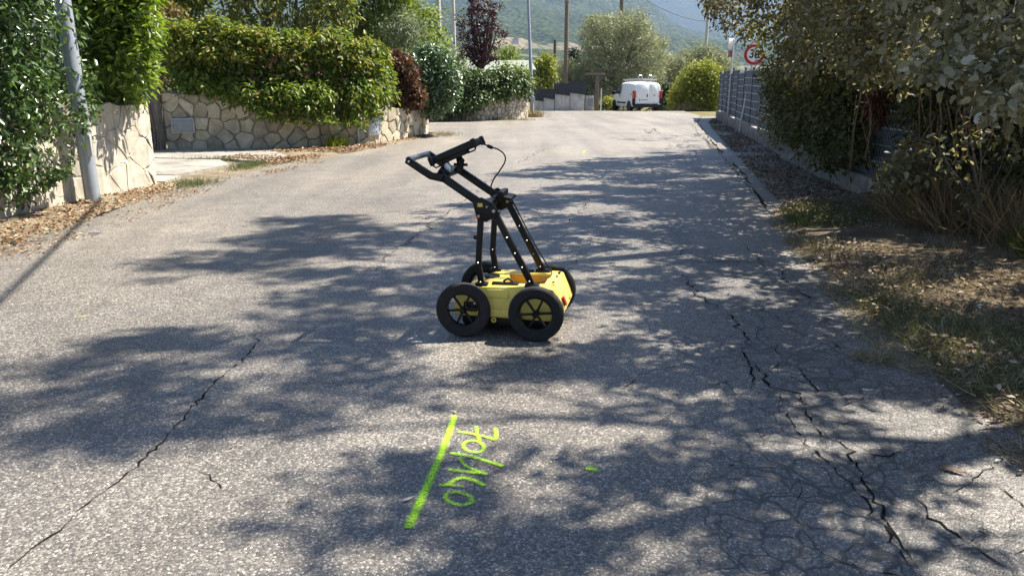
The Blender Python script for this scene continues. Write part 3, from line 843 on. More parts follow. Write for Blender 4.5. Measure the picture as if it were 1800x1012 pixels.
while s < total - .6:
    e = min(s + 2.0, total)
    a, _ = along(FL, s); b, _ = along(FL, e)
    m = (a + b) / 2; ang = math.atan2(b.y - a.y, b.x - a.x); w = (b - a).length - .06
    z0 = .36 if a.y > 16 else (.48 if a.y > 13.8 else .22)
    z1 = 1.84 + (.0, .1, -.03, .06, -.05)[i % 5] if a.y > 24 else 1.72 + (.1, -.04, .05)[i % 3]
    Rz = Matrix.Rotation(ang, 3, 'Z')
    o2 = Vector((m.x - 7.2, m.y - 24.6, (z0 + z1) / 2))
    pn = MB().box(o2, (w, .012, z1 - z0), Rz).build('panel', M['fence_screen'], fence)
    wm = MB()
    nrm = Rz @ Vector((0, 1, 0))
    nz = 8
    sd = nrm if nrm.x < 0 else -nrm
    for q in range(nz):
        z = (z1 - z0) * (q / (nz - 1) - .5)
        wm.box(o2 + sd * .016 + Vector((0, 0, z)), (w, .012, .018), Rz)
    for q in range(int(w / .05) if a.y < 14 else 0):
        x = -w / 2 + .03 + .05 * q
        wm.box(o2 + sd * .011 + Rz @ Vector((x, 0, 0)), (.005, .005, z1 - z0), Rz)
    wm.build('wire_grid', M['fence_wire'], pn)
    MB().box((a.x - 7.2, a.y - 24.6, (z1 + .1) / 2 - .02), (.06, .06, z1 + .14), Rz).build('post', M['fence_screen'], fence, bevel=.005)
    s = e; i += 1

# ------------------------------------------------------------------ traffic signs
def text_mesh(body, size):
    cu = bpy.data.curves.new('txt', 'FONT'); cu.body = body; cu.size = size; cu.align_x = 'CENTER'; cu.align_y = 'CENTER'
    cu.extrude = .001; cu.offset = size * .022
    o = bpy.data.objects.new('txt', cu); COL.objects.link(o)
    dg = bpy.context.evaluated_depsgraph_get(); dg.update()
    me = bpy.data.meshes.new_from_object(o.evaluated_get(dg))
    bpy.data.objects.remove(o)
    return me
sg = thing('speed_sign', 'round red ringed speed limit sign on a leaning grey post', 'road sign', (7.02, 24.2, 0), R(-10))
H = 2.62; lean = .145
sg.rotation_euler = (0, math.atan(lean) * .8, R(-12))
MB().tube([(0, 0, -.05), (0, 0, H)], .036, 12).build('post', M['galv'], sg, True)
Rx = Matrix.Rotation(R(90), 4, 'X')
dc = Vector((0, -.045, H - .3))
MB().lathe([(0, -.008), (.3, -.008), (.305, 0), (.3, .008), (0, .008)], dc, 40).build('plate', M['galv'], sg)
MB().lathe([(0, -.0115), (.225, -.0115), (.225, -.0085), (0, -.0085)], dc, 40).build('white_face', M['white_sign'], sg)
MB().lathe([(.215, -.0135), (.298, -.0135), (.298, -.0086), (.215, -.0086)], dc, 40).build('red_ring', M['red_sign'], sg)
nm = link('numeral', text_mesh('30', .30), M['black_sign'], sg)
nm.rotation_euler = (R(90), 0, 0); nm.location = dc + Vector((0, -.0135, 0)); nm.scale = (1.0, 1.15, 1)
MB().box((0, -.02, H - .12), (.1, .04, .04)).build('bracket', M['galv'], sg)
MB().box((0, -.02, H - .48), (.1, .04, .04)).build('bracket', M['galv'], sg)
sg2 = thing('road_sign', 'faded small sign on a thin dark post behind the leaves', 'road sign', (8.0, 29.2, 0))
MB().tube([(0, 0, -.05), (.02, 0, 3.0)], .03, 10).build('post', M['galv'], sg2, True)
MB().box((-.06, .0, 2.85), (.3, .015, .36), Matrix.Rotation(R(35), 3, 'Z')).build('plate', M['white_sign'], sg2, bevel=.004)
MB().box((-.06, -.02, 2.5), (.26, .015, .24), Matrix.Rotation(R(35), 3, 'Z')).build('lower_plate', plain('faded_red_film', (.3, .1, .09), .6), sg2, bevel=.004)

# ------------------------------------------------------------------ far end of the street
sw = thing('stepped_wall', 'pale concrete wall stepping up the street end with anthracite screens', 'wall', (1.2, 43.6, ground_z(43.6)))
for k, (x0, x1, h) in enumerate(((1.0, 1.75, .62), (1.75, 2.35, .72), (2.38, 3.2, .92), (3.2, 4.0, .98))):
    MB().prism([(x0 - 1.2, -.3), (x1 - 1.215, -.3), (x1 - 1.215, h - .1), (x0 - 1.2, h)], 0, .2).build('wall_step', M['concrete_pale'], sw, bevel=.01)
    MB().prism([(x0 - 1.2, h + .002), (x1 - 1.215, h - .098), (x1 - 1.215, h - .06), (x0 - 1.2, h + .04)], -.03, .23).build('coping', M['concrete'], sw)
for x0, x1, z0, z1 in ((.9, 2.3, .5, 1.22), (2.36, 3.18, .88, 1.5), (3.2, 4.02, .9, 1.62)):
    MB().box(((x0 + x1) / 2 - 1.2, .1, (z0 + z1) / 2), (x1 - x0, .05, z1 - z0)).build('screen_panel', M['dark_panel'], sw)
for x in (2.33, 3.19, 4.03):
    MB().box((x - 1.2, .1, .85), (.05, .08, 1.7)).build('post', M['dark_panel'], sw)
t = thing('gate_post', 'grey gate post with a beam on top at the street end', 'gate post', (4.72, 44.2, ground_z(44.2)))
MB().box((0, 0, .95), (.2, .2, 2.0)).build('shaft', M['wood_pole'], t, bevel=.015)
MB().box((-.15, 0, 2.02), (1.1, .2, .1)).build('beam', M['wood_pole'], t, bevel=.01)
MB().box((.24, -.12, .6), (.06, .06, 1.3)).build('white_stake', M['white_sign'], t)
t = thing('meter_cabinet', 'low concrete cabinet block with two small doors beside the gate post', 'cabinet', (4.15, 44.0, ground_z(44)))
MB().box((-.05, .1, .4), (.86, .3, .9)).build('block', M['concrete_pale'], t, bevel=.01)
for x in (-.25, .2): MB().box((x, -.06, .5), (.3, .02, .42)).build('door', M['metal_box'], t)
t = thing('garden_shed', 'green felt shed roof showing above the ivy hedge', 'shed', (-.6, 36.5, 0))
MB().box((0, .9, .9), (2.6, 1.6, 1.9)).build('wall', M['dark_pole'], t)
MB().prism([(-1.75, 1.98), (1.75, 1.98), (1.75, 2.03), (-1.75, 2.03)], -.3, 1.2).build('eave', M['bark'], t)
MB().add([(-1.7, -.35, 1.99), (1.7, -.35, 1.99), (1.5, 1.1, 2.42), (-1.5, 1.1, 2.42), (-1.7, -.35, 2.06), (1.7, -.35, 2.06), (1.5, 1.1, 2.5), (-1.5, 1.1, 2.5)],
         [(0, 1, 2, 3), (4, 7, 6, 5), (0, 4, 5, 1), (1, 5, 6, 2), (2, 6, 7, 3), (3, 7, 4, 0)]).build('roof', M['roof_green'], t)
def hill_house(label, px, py, Y, s):
    b = P(px, py, Y)
    t = thing('hill_house', label, 'house', b)
    MB().box((0, 0, 1.5 * s), (9 * s, 7 * s, 7 * s)).build('wall', M['house_wall'], t)
    MB().prism([(-5 * s, 4.9 * s), (5 * s, 4.9 * s), (0, 7.4 * s)], -4 * s, 4 * s).build('roof', M['house_roof'], t)
    for x in (-2.4 * s, 2.4 * s): MB().box((x, -3.55 * s, 2.5 * s), (1.2 * s, .2 * s, 1.6 * s)).build('window', M['glass_dark'], t)
hill_house('small pale house on the lower slope above the plum tree', 906, 76, 1180, 1.0)
hill_house('tiny pale house on the slope left of the olive crown', 1012, 31, 1900, 1.1)

# ------------------------------------------------------------------ white van
van_scale = .96
van = thing('parked_van', 'small white panel van with roof rack parked at the street end', 'van', (6.98, 44.9, -.075), R(12.5))
van.scale = (van_scale,) * 3
st = [  # y (rear -> front), zlow, belt z, belt half width, roof z, roof half width
 (-1.90, .34, .95, .80, 1.50, .68), (-1.86, .30, .95, .83, 1.60, .72), (-1.2, .28, .95, .84, 1.67, .73), (-.2, .28, .95, .84, 1.68, .73),
 (.45, .28, .96, .84, 1.64, .70), (.95, .28, .97, .83, 1.40, .66), (1.30, .28, .97, .82, 1.10, .70), (1.62, .30, .90, .78, .98, .66), (1.85, .34, .74, .66, .80, .55), (1.92, .40, .62, .58, .70, .45)]
vs, fs = [], []
for y, zl, zb, wb, zr, wr in st:
    ring = [(-wb * .95, zl), (-wb, zl + .12), (-wb, zb), (-wr * 1.04, zr - .12), (-wr * .86, zr - .02), (0, zr + .015), (wr * .86, zr - .02), (wr * 1.04, zr - .12), (wb, zb), (wb, zl + .12), (wb * .95, zl)]
    vs += [(x, y, z) for x, z in ring]
nr = 11
for i in range(len(st) - 1):
    for k in range(nr):
        fs.append((i * nr + k, i * nr + (k + 1) % nr, (i + 1) * nr + (k + 1) % nr, (i + 1) * nr + k))
fs += [tuple(range(nr)), tuple(range(len(st) * nr - 1, (len(st) - 1) * nr - 1, -1))]
MB().add(vs, fs).build('body', M['white_paint'], van, True, bevel=.03)
def panel_on_rear(name, x0, x1, z0, z1, mat, d=.02, y=-1.905, par=van):
    k = lambda z: 1.0 if z < 1.0 else 1 - (z - 1.0) * .22
    return MB().add([(x0 * k(z0), y, z0), (x1 * k(z0), y, z0), (x1 * k(z1), y + .02, z1), (x0 * k(z1), y + .02, z1),
              (x0 * k(z0), y - d, z0), (x1 * k(z0), y - d, z0), (x1 * k(z1), y - d + .02, z1), (x0 * k(z1), y - d + .02, z1)],
             [(0, 1, 2, 3), (4, 7, 6, 5), (0, 4, 5, 1), (1, 5, 6, 2), (2, 6, 7, 3), (3, 7, 4, 0)]).build(name, mat, par, bevel=.01)
dl = panel_on_rear('rear_door', -.66, .095, .5, 1.52, M['white_paint'])
dr = panel_on_rear('rear_door', .115, .66, .5, 1.52, M['white_paint'])
panel_on_rear('pressing', -.58, .02, 1.04, 1.44, M['white_paint'], .012, -1.926, dl)
panel_on_rear('pressing', .2, .58, 1.04, 1.44, M['white_paint'], .012, -1.926, dr)
panel_on_rear('handle', -.06, .0, .82, 1.0, M['black_plastic'], .02, -1.926, dl)
panel_on_rear('number_plate', -.5, -.02, .62, .74, M['white_sign'], .012, -1.928)
panel_on_rear('plate_band', -.5, -.45, .621, .739, plain('plate_blue', (.02, .06, .3), .4), .014, -1.9285)
panel_on_rear('plate_band', -.07, -.02, .621, .739, plain('plate_blue_end', (.02, .06, .3), .4), .014, -1.9285)
panel_on_rear('plate_letters', -.41, -.12, .655, .705, M['black_sign'], .014, -1.9282)
panel_on_rear('badge', .36, .43, .9, .96, M['black_plastic'], .01, -1.926, dr)
for sx in (-1, 1):
    MB().prism([(sx * .70, .78), (sx * .855, .78), (sx * .85, 1.18), (sx * .72, 1.18)], -1.96, -1.72).build('tail_light', M['red_lens'], van, bevel=.015)
MB().add(*(lambda b: (b.v, b.f))(MB().box((0, -1.9, .36), (1.66, .22, .2)))).build('rear_bumper', M['black_plastic'], van, bevel=.04)
for sx in (-1, 1): MB().box((sx * .79, -1.83, .58), (.13, .24, .38)).build('bumper_corner', M['black_plastic'], van, bevel=.03)
MB().box((-.845, .05, .5), (.03, 1.5, .09)).build('side_moulding', M['black_plastic'], van, bevel=.01)
MB().add([(-.845, .18, .99), (-.836, 1.2, .99), (-.74, .9, 1.36), (-.775, .45, 1.5), (-.785, .2, 1.5)], [(0, 1, 2, 3, 4)]).build('side_window', M['glass_dark'], van)
MB().add([(.845, .18, .99), (.836, 1.2, .99), (.74, .9, 1.36), (.775, .45, 1.5), (.785, .2, 1.5)], [(4, 3, 2, 1, 0)]).build('side_window', M['glass_dark'], van)
MB().add([(-.7, 1.285, 1.115), (.7, 1.285, 1.115), (.63, .72, 1.53), (-.63, .72, 1.53)], [(0, 1, 2, 3)]).build('windscreen', M['glass_dark'], van)
MB().box((-.98, 1.0, 1.05), (.2, .12, .2)).build('mirror', M['black_plastic'], van, bevel=.03)
MB().box((.98, 1.0, 1.05), (.2, .12, .2)).build('mirror', M['black_plastic'], van, bevel=.03)
MB().box((-.855, .3, .88), (.02, .05, .2)).build('door_handle', M['black_plastic'], van)
MB().box((-.846, -1.5, .98), (.012, .09, .12)).build('fuel_flap', M['metal_box'], van)
def wheel_parts(c, r, w, par, tyre_mat, rim_mat, spokes):
    wh = MB().lathe([(r * .66, -w / 2 * .8), (r * .93, -w / 2), (r * .985, -w * .38), (r, -w * .15), (r, w * .15), (r * .985, w * .38), (r * .93, w / 2), (r * .66, w / 2 * .8)], (0, 0, 0), 36).build('wheel', tyre_mat, par, True)
    wh.location = c
    rm = MB().lathe([(r * .575, -w * .3), (r * .675, -w * .42), (r * .675, w * .42), (r * .575, w * .3)], (0, 0, 0), 36).build('rim', rim_mat, wh, True)
    MB().lathe([(0, -w * .55), (r * .09, -w * .55), (r * .13, -w * .35), (r * .13, w * .35), (r * .09, w * .55), (0, w * .55)], (0, 0, 0), 16).build('hub', rim_mat, wh, True)
    for k in range(spokes):
        a = 2 * math.pi * (k + .1) / spokes
        MB().box((r * .37 * math.cos(a), 0, r * .37 * math.sin(a)), (r * .56, w * .3, r * .08), Matrix.Rotation(-a, 3, 'Y')).build('spoke', rim_mat, wh, bevel=.003 if r < .25 else 0)
    return wh
for x, y in ((-.74, -1.2), (.74, -1.2), (-.74, 1.25), (.74, 1.25)):
    w = wheel_parts((x, y, .29), .29, .18, van, M['rubber'], M['galv'], 5)
    w.rotation_euler = (0, 0, R(90))
    MB().lathe([(.0, -.02), (.33, -.02), (.33, .02), (0, .02)], (math.copysign(.826, x), y, .31), 24, 'x').build('wheel_arch', M['black_plastic'], van)
rk = MB()
for y in (-1.5, -.6, .25): rk.box((0, y, 1.76), (1.36, .05, .04))
for x in (-.62, .62): rk.box((x, -.6, 1.8), (.04, 2.1, .05))
for x in (-.25, .28): rk.box((x, -.65, 1.83), (.05, 2.2, .05))
for k in range(8): rk.box((.015, -1.6 + .27 * k, 1.83), (.5, .035, .03))
rk.build('roof_rack', M['galv'], van)
for x in (-.3, .3):
    MB().tube([(x - .1, -1.45, 1.84), (x - .1, -1.45, 2.0), (x - .06, -1.45, 2.03), (x + .06, -1.45, 2.03), (x + .1, -1.45, 2.0), (x + .1, -1.45, 1.84)], .022, 8).build('ladder_hook', M['alu'], van, True)

# ------------------------------------------------------------------ ground radar cart
cart = thing('radar_cart', 'yellow four wheeled ground radar cart with black folding handle and tablet', 'survey cart', (-.02, 4.72, .0), R(-11.5))
prof = [(-.285, .115), (-.300, .16), (-.298, .205), (-.262, .245), (-.19, .262), (-.15, .285), (-.12, .302), (.285, .312), (.318, .305), (.368, .19), (.375, .14), (.36, .105)]
body = MB().prism(prof, -.232, .232).build('body', M['yellow'], cart)
def cut(obj, c, d, bev=0.0):
    k = MB().box(c, d).build('cutter', None)
    md = obj.modifiers.new('cut', 'BOOLEAN'); md.operation = 'DIFFERENCE'; md.object = k; md.solver = 'EXACT'
    dg = bpy.context.evaluated_depsgraph_get(); dg.update()
    me = bpy.data.meshes.new_from_object(obj.evaluated_get(dg))
    obj.modifiers.clear(); old = obj.data; obj.data = me
    bpy.data.objects.remove(k)
    if not me.materials: me.materials.append(M['yellow'])
k_par = body.parent; body.parent = None
cut(body, (.118, .01, .32), (.26, .26, .2))
cut(body, (.04, .235, .2), (.14, .03, .1)); cut(body, (.04, -.235, .2), (.0001, .0001, .0001)) if False else None
body.parent = k_par
bv = body.modifiers.new('bevel', 'BEVEL'); bv.width = .014; bv.segments = 3; bv.limit_method = 'ANGLE'; bv.angle_limit = R(25)
body.data.shade_smooth()
MB().box((.118, .01, .2245), (.256, .256, .006)).build('tray_floor', M['ochre'], cart)
for y in (-.117, .137): MB().box((.118, y, .258), (.252, .004, .07)).build('tray_lining', M['ochre'], cart)
for sx in (-.009, .245): MB().box((sx, .01, .258), (.004, .25, .07)).build('tray_lining', M['ochre'], cart)
# moulded belt along the sides, ribs on the nose, scalloped top edge
for sy in (-1, 1):
    MB().prism([(-.29, .118), (.362, .118), (.366, .165), (-.297, .165)], sy * .226, sy * .243).build('side_belt', M['yellow'], cart, bevel=.006)
    MB().prism([(-.10, .235), (.05, .235), (.05, .295), (-.09, .29)], sy * .226, sy * .238).build('side_pad', M['yellow'], cart, bevel=.008)
for y in (-.15, -.0, .15):
    MB().add([(.312, y - .05, .308), (.312, y + .05, .308), (.374, y + .05, .16), (.374, y - .05, .16), (.322, y - .038, .309), (.322, y + .038, .309), (.386, y + .038, .165), (.386, y - .038, .165)],
             [(0, 1, 2, 3), (4, 7, 6, 5), (0, 4, 5, 1), (1, 5, 6, 2), (2, 6, 7, 3), (3, 7, 4, 0)]).build('nose_rib', M['yellow'], cart, bevel=.006)
MB().box((.372, -.13, .215), (.012, .05, .05), Matrix.Rotation(R(-24), 3, 'Y')).build('warning_label', M['red_sign'], cart)
MB().box((.30, -.02, .3125), (.03, .24, .006)).build('nose_strip', M['yellow'], cart, bevel=.002)
for y in (-.1, .05, .16): MB().box((.3, y, .317), (.014, .026, .008)).build('rubber_pad', M['black_plastic'], cart)
MB().prism([(-.24, .035), (.30, .035), (.33, .06), (.33, .112), (-.26, .112), (-.26, .06)], -.19, .19).build('antenna_housing', M['black_plastic'], cart, bevel=.008)
MB().lathe([(.008, -.006), (.016, -.006), (.016, .006), (.008, .006)], (-.045, -.238, .098), 16).build('tie_ring', M['yellow'], cart, True)
MB().lathe([(.018, .0), (.05, .0), (.052, .008), (.046, .016), (.018, .012)], (-.115, .03, .297), 28, 'z').build('round_cap', M['black_plastic'], cart, True)
MB().lathe([(0, .0), (.017, .0), (.017, .009), (0, .01)], (-.115, .03, .297), 16, 'z').build('cap_plug', M['bolt'], cart, True)
for x, y, l in ((-.02, -.165, .1), (.06, -.165, .07), (.19, .185, .1), (.1, .19, .06)):
    MB().box((x, y, .312), (l, .035, .016)).build('latch', M['black_plastic'], cart, bevel=.005)
MB().tube([(-.0, -.16, .325), (.03, -.165, .345), (.06, -.16, .325)], .008, 8).build('latch_lever', M['black_plastic'], cart, True)
# wheels with axles and carriers
for x, y, mt in ((-.222, -.29, 'rubber_worn'), (.226, -.29, 'rubber'), (-.222, .29, 'rubber'), (.226, .29, 'rubber')):
    wheel_parts((x, y, .168), .168, .062, cart, M[mt], M['black'], 6)
    MB().tube([(x, math.copysign(.20, y), .168), (x, math.copysign(.315, y), .168)], .011, 10).build('axle', M['black'], cart, True)
    if x < 0: MB().box((x + .035, math.copysign(.249, y), .178), (.085, .02, .06)).build('axle_bracket', M['black'], cart, bevel=.006)
    for k in ((.065,) if x < 0 else ()): MB().lathe([(0, -.006), (.007, -.006), (.007, .006), (0, .006)], (x + k, math.copysign(.262, y), .205), 8).build('bolt', M['bolt'], cart)
# folding frame
def bar(pts, w, y, th, name='bar', mat='black'):
    """flat bar following a line in the side view"""
    pts = [Vector(p) for p in pts]
    up, dn = [], []
    for i, p in enumerate(pts):
        d = (pts[min(i + 1, len(pts) - 1)] - pts[max(i - 1, 0)]).normalized()
        n = Vector((-d.y, d.x)) * w / 2
        up.append(p + n); dn.append(p - n)
    return MB().prism([tuple(q) for q in up + dn[::-1]], y - th / 2, y + th / 2).build(name, M[mat], cart, bevel=.004)
def bolt(x, z, y, r=.009):
    MB().lathe([(0, -.006), (r * .7, -.006), (r, -.002), (r, .004), (0, .004)], (x, y, z), 10).build('bolt', M['bolt'], cart)
for sy in (-1, 1):
    y = sy * .195
    bar([(-.128, .305), (-.148, .43), (-.138, .60), (-.128, .755)], .036, y, .026, 'rear_leg')
    bar([(.185, .318), (-.062, .785)], .039, y, .028, 'front_leg')
    bar([(-.02, .735), (-.17, .83), (-.375, .962)], .045, y, .03, 'handle_tube')
    bar([(-.355, .948), (-.43, .962), (-.50, 1.005), (-.578, 1.055)], .042, y + sy * .012, .03, 'handle_end')
    MB().prism([(-.175, .82), (-.145, .705), (-.09, .70), (-.025, .735), (-.022, .775), (-.06, .815), (-.12, .845)], y + sy * .019, y + sy * .032).build('hinge_plate', M['black'], cart, bevel=.003)
    MB().box((-.128, y, .308), (.075, .05, .022)).build('foot_plate', M['black'], cart, bevel=.004)
    MB().box((.185, y, .318), (.085, .05, .02)).build('foot_plate', M['black'], cart, bevel=.004)
    yo = y - .0205 if sy < 0 else y - .0205
    for u in (.06, .24, .42, .62): bolt(.185 + (-.247) * u, .318 + .467 * u, yo - .004 if sy < 0 else y - .022, .006)
    for u in (.0, .2): bolt(-.133 - .07 * u, .325 + .6 * u, y - .02, .006)
    bolt(-.045, .765, (y - .036) if sy < 0 else y - .03, .011); bolt(-.085, .79, (y - .036) if sy < 0 else y - .03, .008)
    bolt(-.135, .735, (y - .036) if sy < 0 else y - .03, .009); bolt(-.56, 1.045, y - .012 if sy > 0 else y - .031, .008)
MB().box((-.125, -.2325, .80), (.03, .004, .022)).build('plate_label', plain('yellow_label', (.7, .5, .1), .5), cart)
MB().tube([(-.137, -.236, .73), (-.137, -.225, .73)], .012, 10).build('red_button', M['red_lens'], cart, True)
MB().tube([(-.135, -.19, .60), (-.175, -.19, .595)], .013, 10).build('peg', M['black_plastic'], cart, True)
MB().tube([(-.572, -.2, 1.055), (-.572, .2, 1.055)], .017, 16).build('grip', plain('grey_foam_grip', (.16, .165, .18), .35), cart, True)
MB().box((-.105, 0, .79), (.05, .40, .03), Matrix.Rotation(R(35), 3, 'Y')).build('cross_tube', M['black'], cart, bevel=.006)
MB().box((-.39, 0, .955), (.05, .42, .03), Matrix.Rotation(R(35), 3, 'Y')).build('cross_tube', M['black'], cart, bevel=.006)
MB().box((-.03, .06, .815), (.1, .17, .022), Matrix.Rotation(R(10), 3, 'Y')).build('battery_shelf', M['black_plastic'], cart, bevel=.006)
MB().box((-.04, .02, .845), (.035, .16, .03)).build('connector_block', M['black_plastic'], cart, bevel=.006)
# tablet on its ball mount
ta = -math.atan2(1.165 - 1.047, .274)
Ry = Matrix.Rotation(ta, 3, 'Y')
tc = Vector((-.325, .0, 1.093))
tab = MB().box(tc, (.30, .22, .042), Ry).build('tablet', M['black_plastic'], cart, bevel=.008)
MB().box(tc + Ry @ Vector((0, 0, .0225)), (.26, .18, .003), Ry).build('screen', M['glass_dark'], tab)
for x in (-.145, .145):
    for y in (-.105, .105):
        MB().box(tc + Ry @ Vector((x, y, 0)), (.03, .03, .056), Ry).build('corner_bumper', M['black_plastic'], tab, bevel=.008)
MB().tube([tc + Ry @ Vector(q) for q in ((-.15, -.1, -.02), (-.135, -.1, -.045), (-.09, -.1, -.045), (-.08, -.1, -.02))], .005, 8).build('strap_loop', M['black'], tab, True)
MB().tube([tc + Ry @ Vector(q) for q in ((.15, -.1, -.02), (.135, -.1, -.04), (.09, -.1, -.04), (.08, -.1, -.02))], .005, 8).build('strap_loop', M['black'], tab, True)
MB().box(tc + Ry @ Vector((-.0, -.06, -.028)), (.16, .09, .026), Ry).build('cradle', M['black_plastic'], tab, bevel=.006)
MB().tube([(-.31, -.02, 1.06), (-.297, -.02, 1.035), (-.3, -.02, 1.0), (-.32, -.02, .965)], [.018, .026, .022, .028], 14).build('ball_mount', M['black_plastic'], cart, True)
MB().tube([(-.34, -.02, 1.012), (-.255, -.02, 1.012)], .009, 10).build('clamp_knob', M['black_plastic'], cart, True)
MB().prism([(-.385, .965), (-.345, .962), (-.34, 1.0), (-.365, 1.035), (-.385, 1.02)], -.085, -.05).build('mount_bracket', M['alu'], cart, bevel=.003)
MB().box((-.385, -.06, .965), (.07, .1, .055), Matrix.Rotation(R(35), 3, 'Y')).build('clamp', M['black'], cart, bevel=.008)
def smooth_path(pts, n=8):
    pts = [Vector(p) for p in pts]; out = []
    for i in range(len(pts) - 1):
        p0, p1, p2, p3 = pts[max(i - 1, 0)], pts[i], pts[i + 1], pts[min(i + 2, len(pts) - 1)]
        for k in range(n):
            t = k / n
            out.append(.5 * ((2 * p1) + (-p0 + p2) * t + (2 * p0 - 5 * p1 + 4 * p2 - p3) * t * t + (-p0 + 3 * p1 - 3 * p2 + p3) * t ** 3))
    return out + [pts[-1]]
cb = MB().tube(smooth_path([(-.19, 0, 1.142), (-.15, 0, 1.135), (-.121, 0, 1.122), (-.07, 0, 1.108), (-.03, 0, 1.08), (-.022, 0, 1.038), (-.055, 0, .98), (-.094, 0, .926), (-.112, 0, .87), (-.095, .01, .81), (-.05, .03, .8)]), .0045, 8).build('cable', M['black_plastic'], cart, True)
MB().tube([(-.135, 0, 1.13), (-.128, 0, 1.126), (-.105, 0, 1.117), (-.098, 0, 1.114)], [.006, .011, .011, .006], 10).build('ferrite', M['black_plastic'], cb, True)
MB().tube(smooth_path([(-.02, .18, .78), (.05, .16, .66), (.13, .175, .5), (.2, .19, .38), (.26, .1, .33), (.235, -.02, .305), (.15, -.09, .30), (.07, -.12, .31)]), .0045, 8).build('cable', M['black_plastic'], cart, True)

# ------------------------------------------------------------------ sprayed survey marks
def spray_mat(name, c1, c2):
    k = NT(name); c = k.coord()
    uv = k.n('UVMap'); sp = k.n('SeparateXYZ'); k.t.links.new(uv.outputs[0], sp.inputs[0])
    edge = k.math('SUBTRACT', 1.0, k.math('ABSOLUTE', k.math('SUBTRACT', k.math('MULTIPLY', sp.outputs[0], 2.0), 1.0)))
    chip = k.voro(c, 100, 'F1', 'Distance')
    nz = k.noise(c, 55, 3)
    soft = k.ramp(k.math('ADD', edge, k.math('MULTIPLY', k.math('SUBTRACT', nz, .5), .35)), [(.08, 0.0), (.75, 1.0)])
    stip = k.ramp(chip, [(.3, 1.0), (.8, .35)])
    a = k.math('MULTIPLY', k.math('MULTIPLY', soft, stip), k.math('MULTIPLY', sp.outputs[1], .95))
    k.fin(k.ramp(k.noise(c, 40, 3), [(0.3, c1), (0.7, c2)]), 0.6, 0, 0.3)
    k.set(k.b.inputs['Alpha'], a)
    return k.m
SPRAY = spray_mat('fluorescent_green_spray', (.42, .85, .02), (.55, .92, .03))
SPRAY_OLD = spray_mat('faded_yellow_spray', (.5, .55, .1), (.62, .6, .16))
def stroke(name, pts, w, parent, mat=SPRAY, dens=1.0, z=.0055, smooth=True, w1=None):
    pts = [Vector((p[0], p[1], 0)) for p in pts]
    q = smooth_path(pts, 8) if smooth else pts
    me = bpy.data.meshes.new(name); vs, fs, uv = [], [], []
    for i, p in enumerate(q):
        d = q[min(i + 1, len(q) - 1)] - q[max(i - 1, 0)]
        d.z = 0; d.normalize()
        ww = w if w1 is None else w + (w1 - w) * i / (len(q) - 1)
        n = Vector((-d.y, d.x, 0)) * ww / 2
        vs += [tuple(p + n + Vector((0, 0, z))), tuple(p - n + Vector((0, 0, z)))]
        dn = dens * random.uniform(.85, 1.1) * (.55 if i in (0, len(q) - 1) else 1)
        uv += [(0, dn), (1, dn)]
        if i: fs.append((2 * i - 2, 2 * i - 1, 2 * i + 1, 2 * i))
    me.from_pydata(vs, [], fs)
    ul = me.uv_layers.new(name='UVMap')
    for lp in me.loops: ul.data[lp.index].uv = uv[lp.vertex_index]
    return link(name, me, mat, parent)
def Z(x, y): return G(640 + x / 3.891, 700 + y / 3.891)
num = thing('sprayed_number', 'green sprayed survey number on the asphalt beside the long line', 'road marking', (0, 0, 0))
def zs(l): return [Z(*p) for p in l]
stroke('stroke', zs([(640, 235), (700, 240), (780, 256), (850, 272), (890, 286), (905, 262), (898, 205)]), 0.028, num, dens=.9)
stroke('stroke', zs([(770, 195), (773, 245), (795, 300)]), .025, num, dens=.8, z=.006)
def ell(cx, cy, rx, ry, tilt, n=22):
    return [(cx + rx * math.cos(a) * math.cos(tilt) - ry * math.sin(a) * math.sin(tilt), cy + rx * math.cos(a) * math.sin(tilt) + ry * math.sin(a) * math.cos(tilt)) for a in [2 * math.pi * i / n for i in range(n + 2)]]
stroke('stroke', zs(ell(750, 335, 72, 40, .15)), 0.028, num, dens=.85, smooth=False, z=.0063)
stroke('stroke', zs([(585, 378), (680, 392), (760, 410), (860, 440), (955, 470)]), 0.032, num)
stroke('stroke', zs([(570, 490), (640, 500), (720, 508), (800, 516), (845, 525)]), 0.032, num)
stroke('stroke', zs([(648, 410), (690, 462), (740, 488), (810, 515)]), .026, num, dens=.85, z=.006)
stroke('stroke', zs([(512, 597), (575, 594), (620, 562), (680, 550), (740, 562), (800, 588), (828, 605)]), 0.033, num)
stroke('stroke', zs([(575, 594), (620, 603), (685, 608)]), .026, num, dens=.7, z=.006)
stroke('stroke', zs(ell(648, 690, 92, 42, .16)), 0.032, num, dens=.9, smooth=False)
tag(stroke('sprayed_line', [G(799, 731), G(792, 755), G(775, 800), G(760, 835), G(740, 880), G(717, 930)], .04, None, dens=1.0, w1=.054), 'long green sprayed line on the asphalt left of the number', 'road marking')
me = stroke('paint_dot', [G(1029, 824), G(1034, 824), G(1040, 825), G(1046, 826), G(1051, 826)], .055, None, smooth=False)
tag(me, 'small green sprayed dot alone on the asphalt', 'road marking')
tag(stroke('sprayed_line', [G(958, 264), G(1008, 265)], .10, None, SPRAY_OLD, .75, smooth=False), 'faint yellow sprayed bar across the far lane', 'road marking')
tag(stroke('sprayed_tick', [G(1034, 264), G(1028, 265), G(1024, 271)], .10, None, SPRAY_OLD, .9, smooth=False), 'small yellow sprayed tick at the end of the faint bar', 'road marking')
tag(stroke('sprayed_line', [G(1003, 291), G(1032, 290)], .12, None, SPRAY, .9, smooth=False), 'short green sprayed bar at the edge of the tree shade', 'road marking')
tag(stroke('sprayed_line', [G(1063, 236.5), G(1078, 236.5)], .22, None, SPRAY_OLD, .8, smooth=False), 'pale yellow sprayed bar farthest up the road', 'road marking')
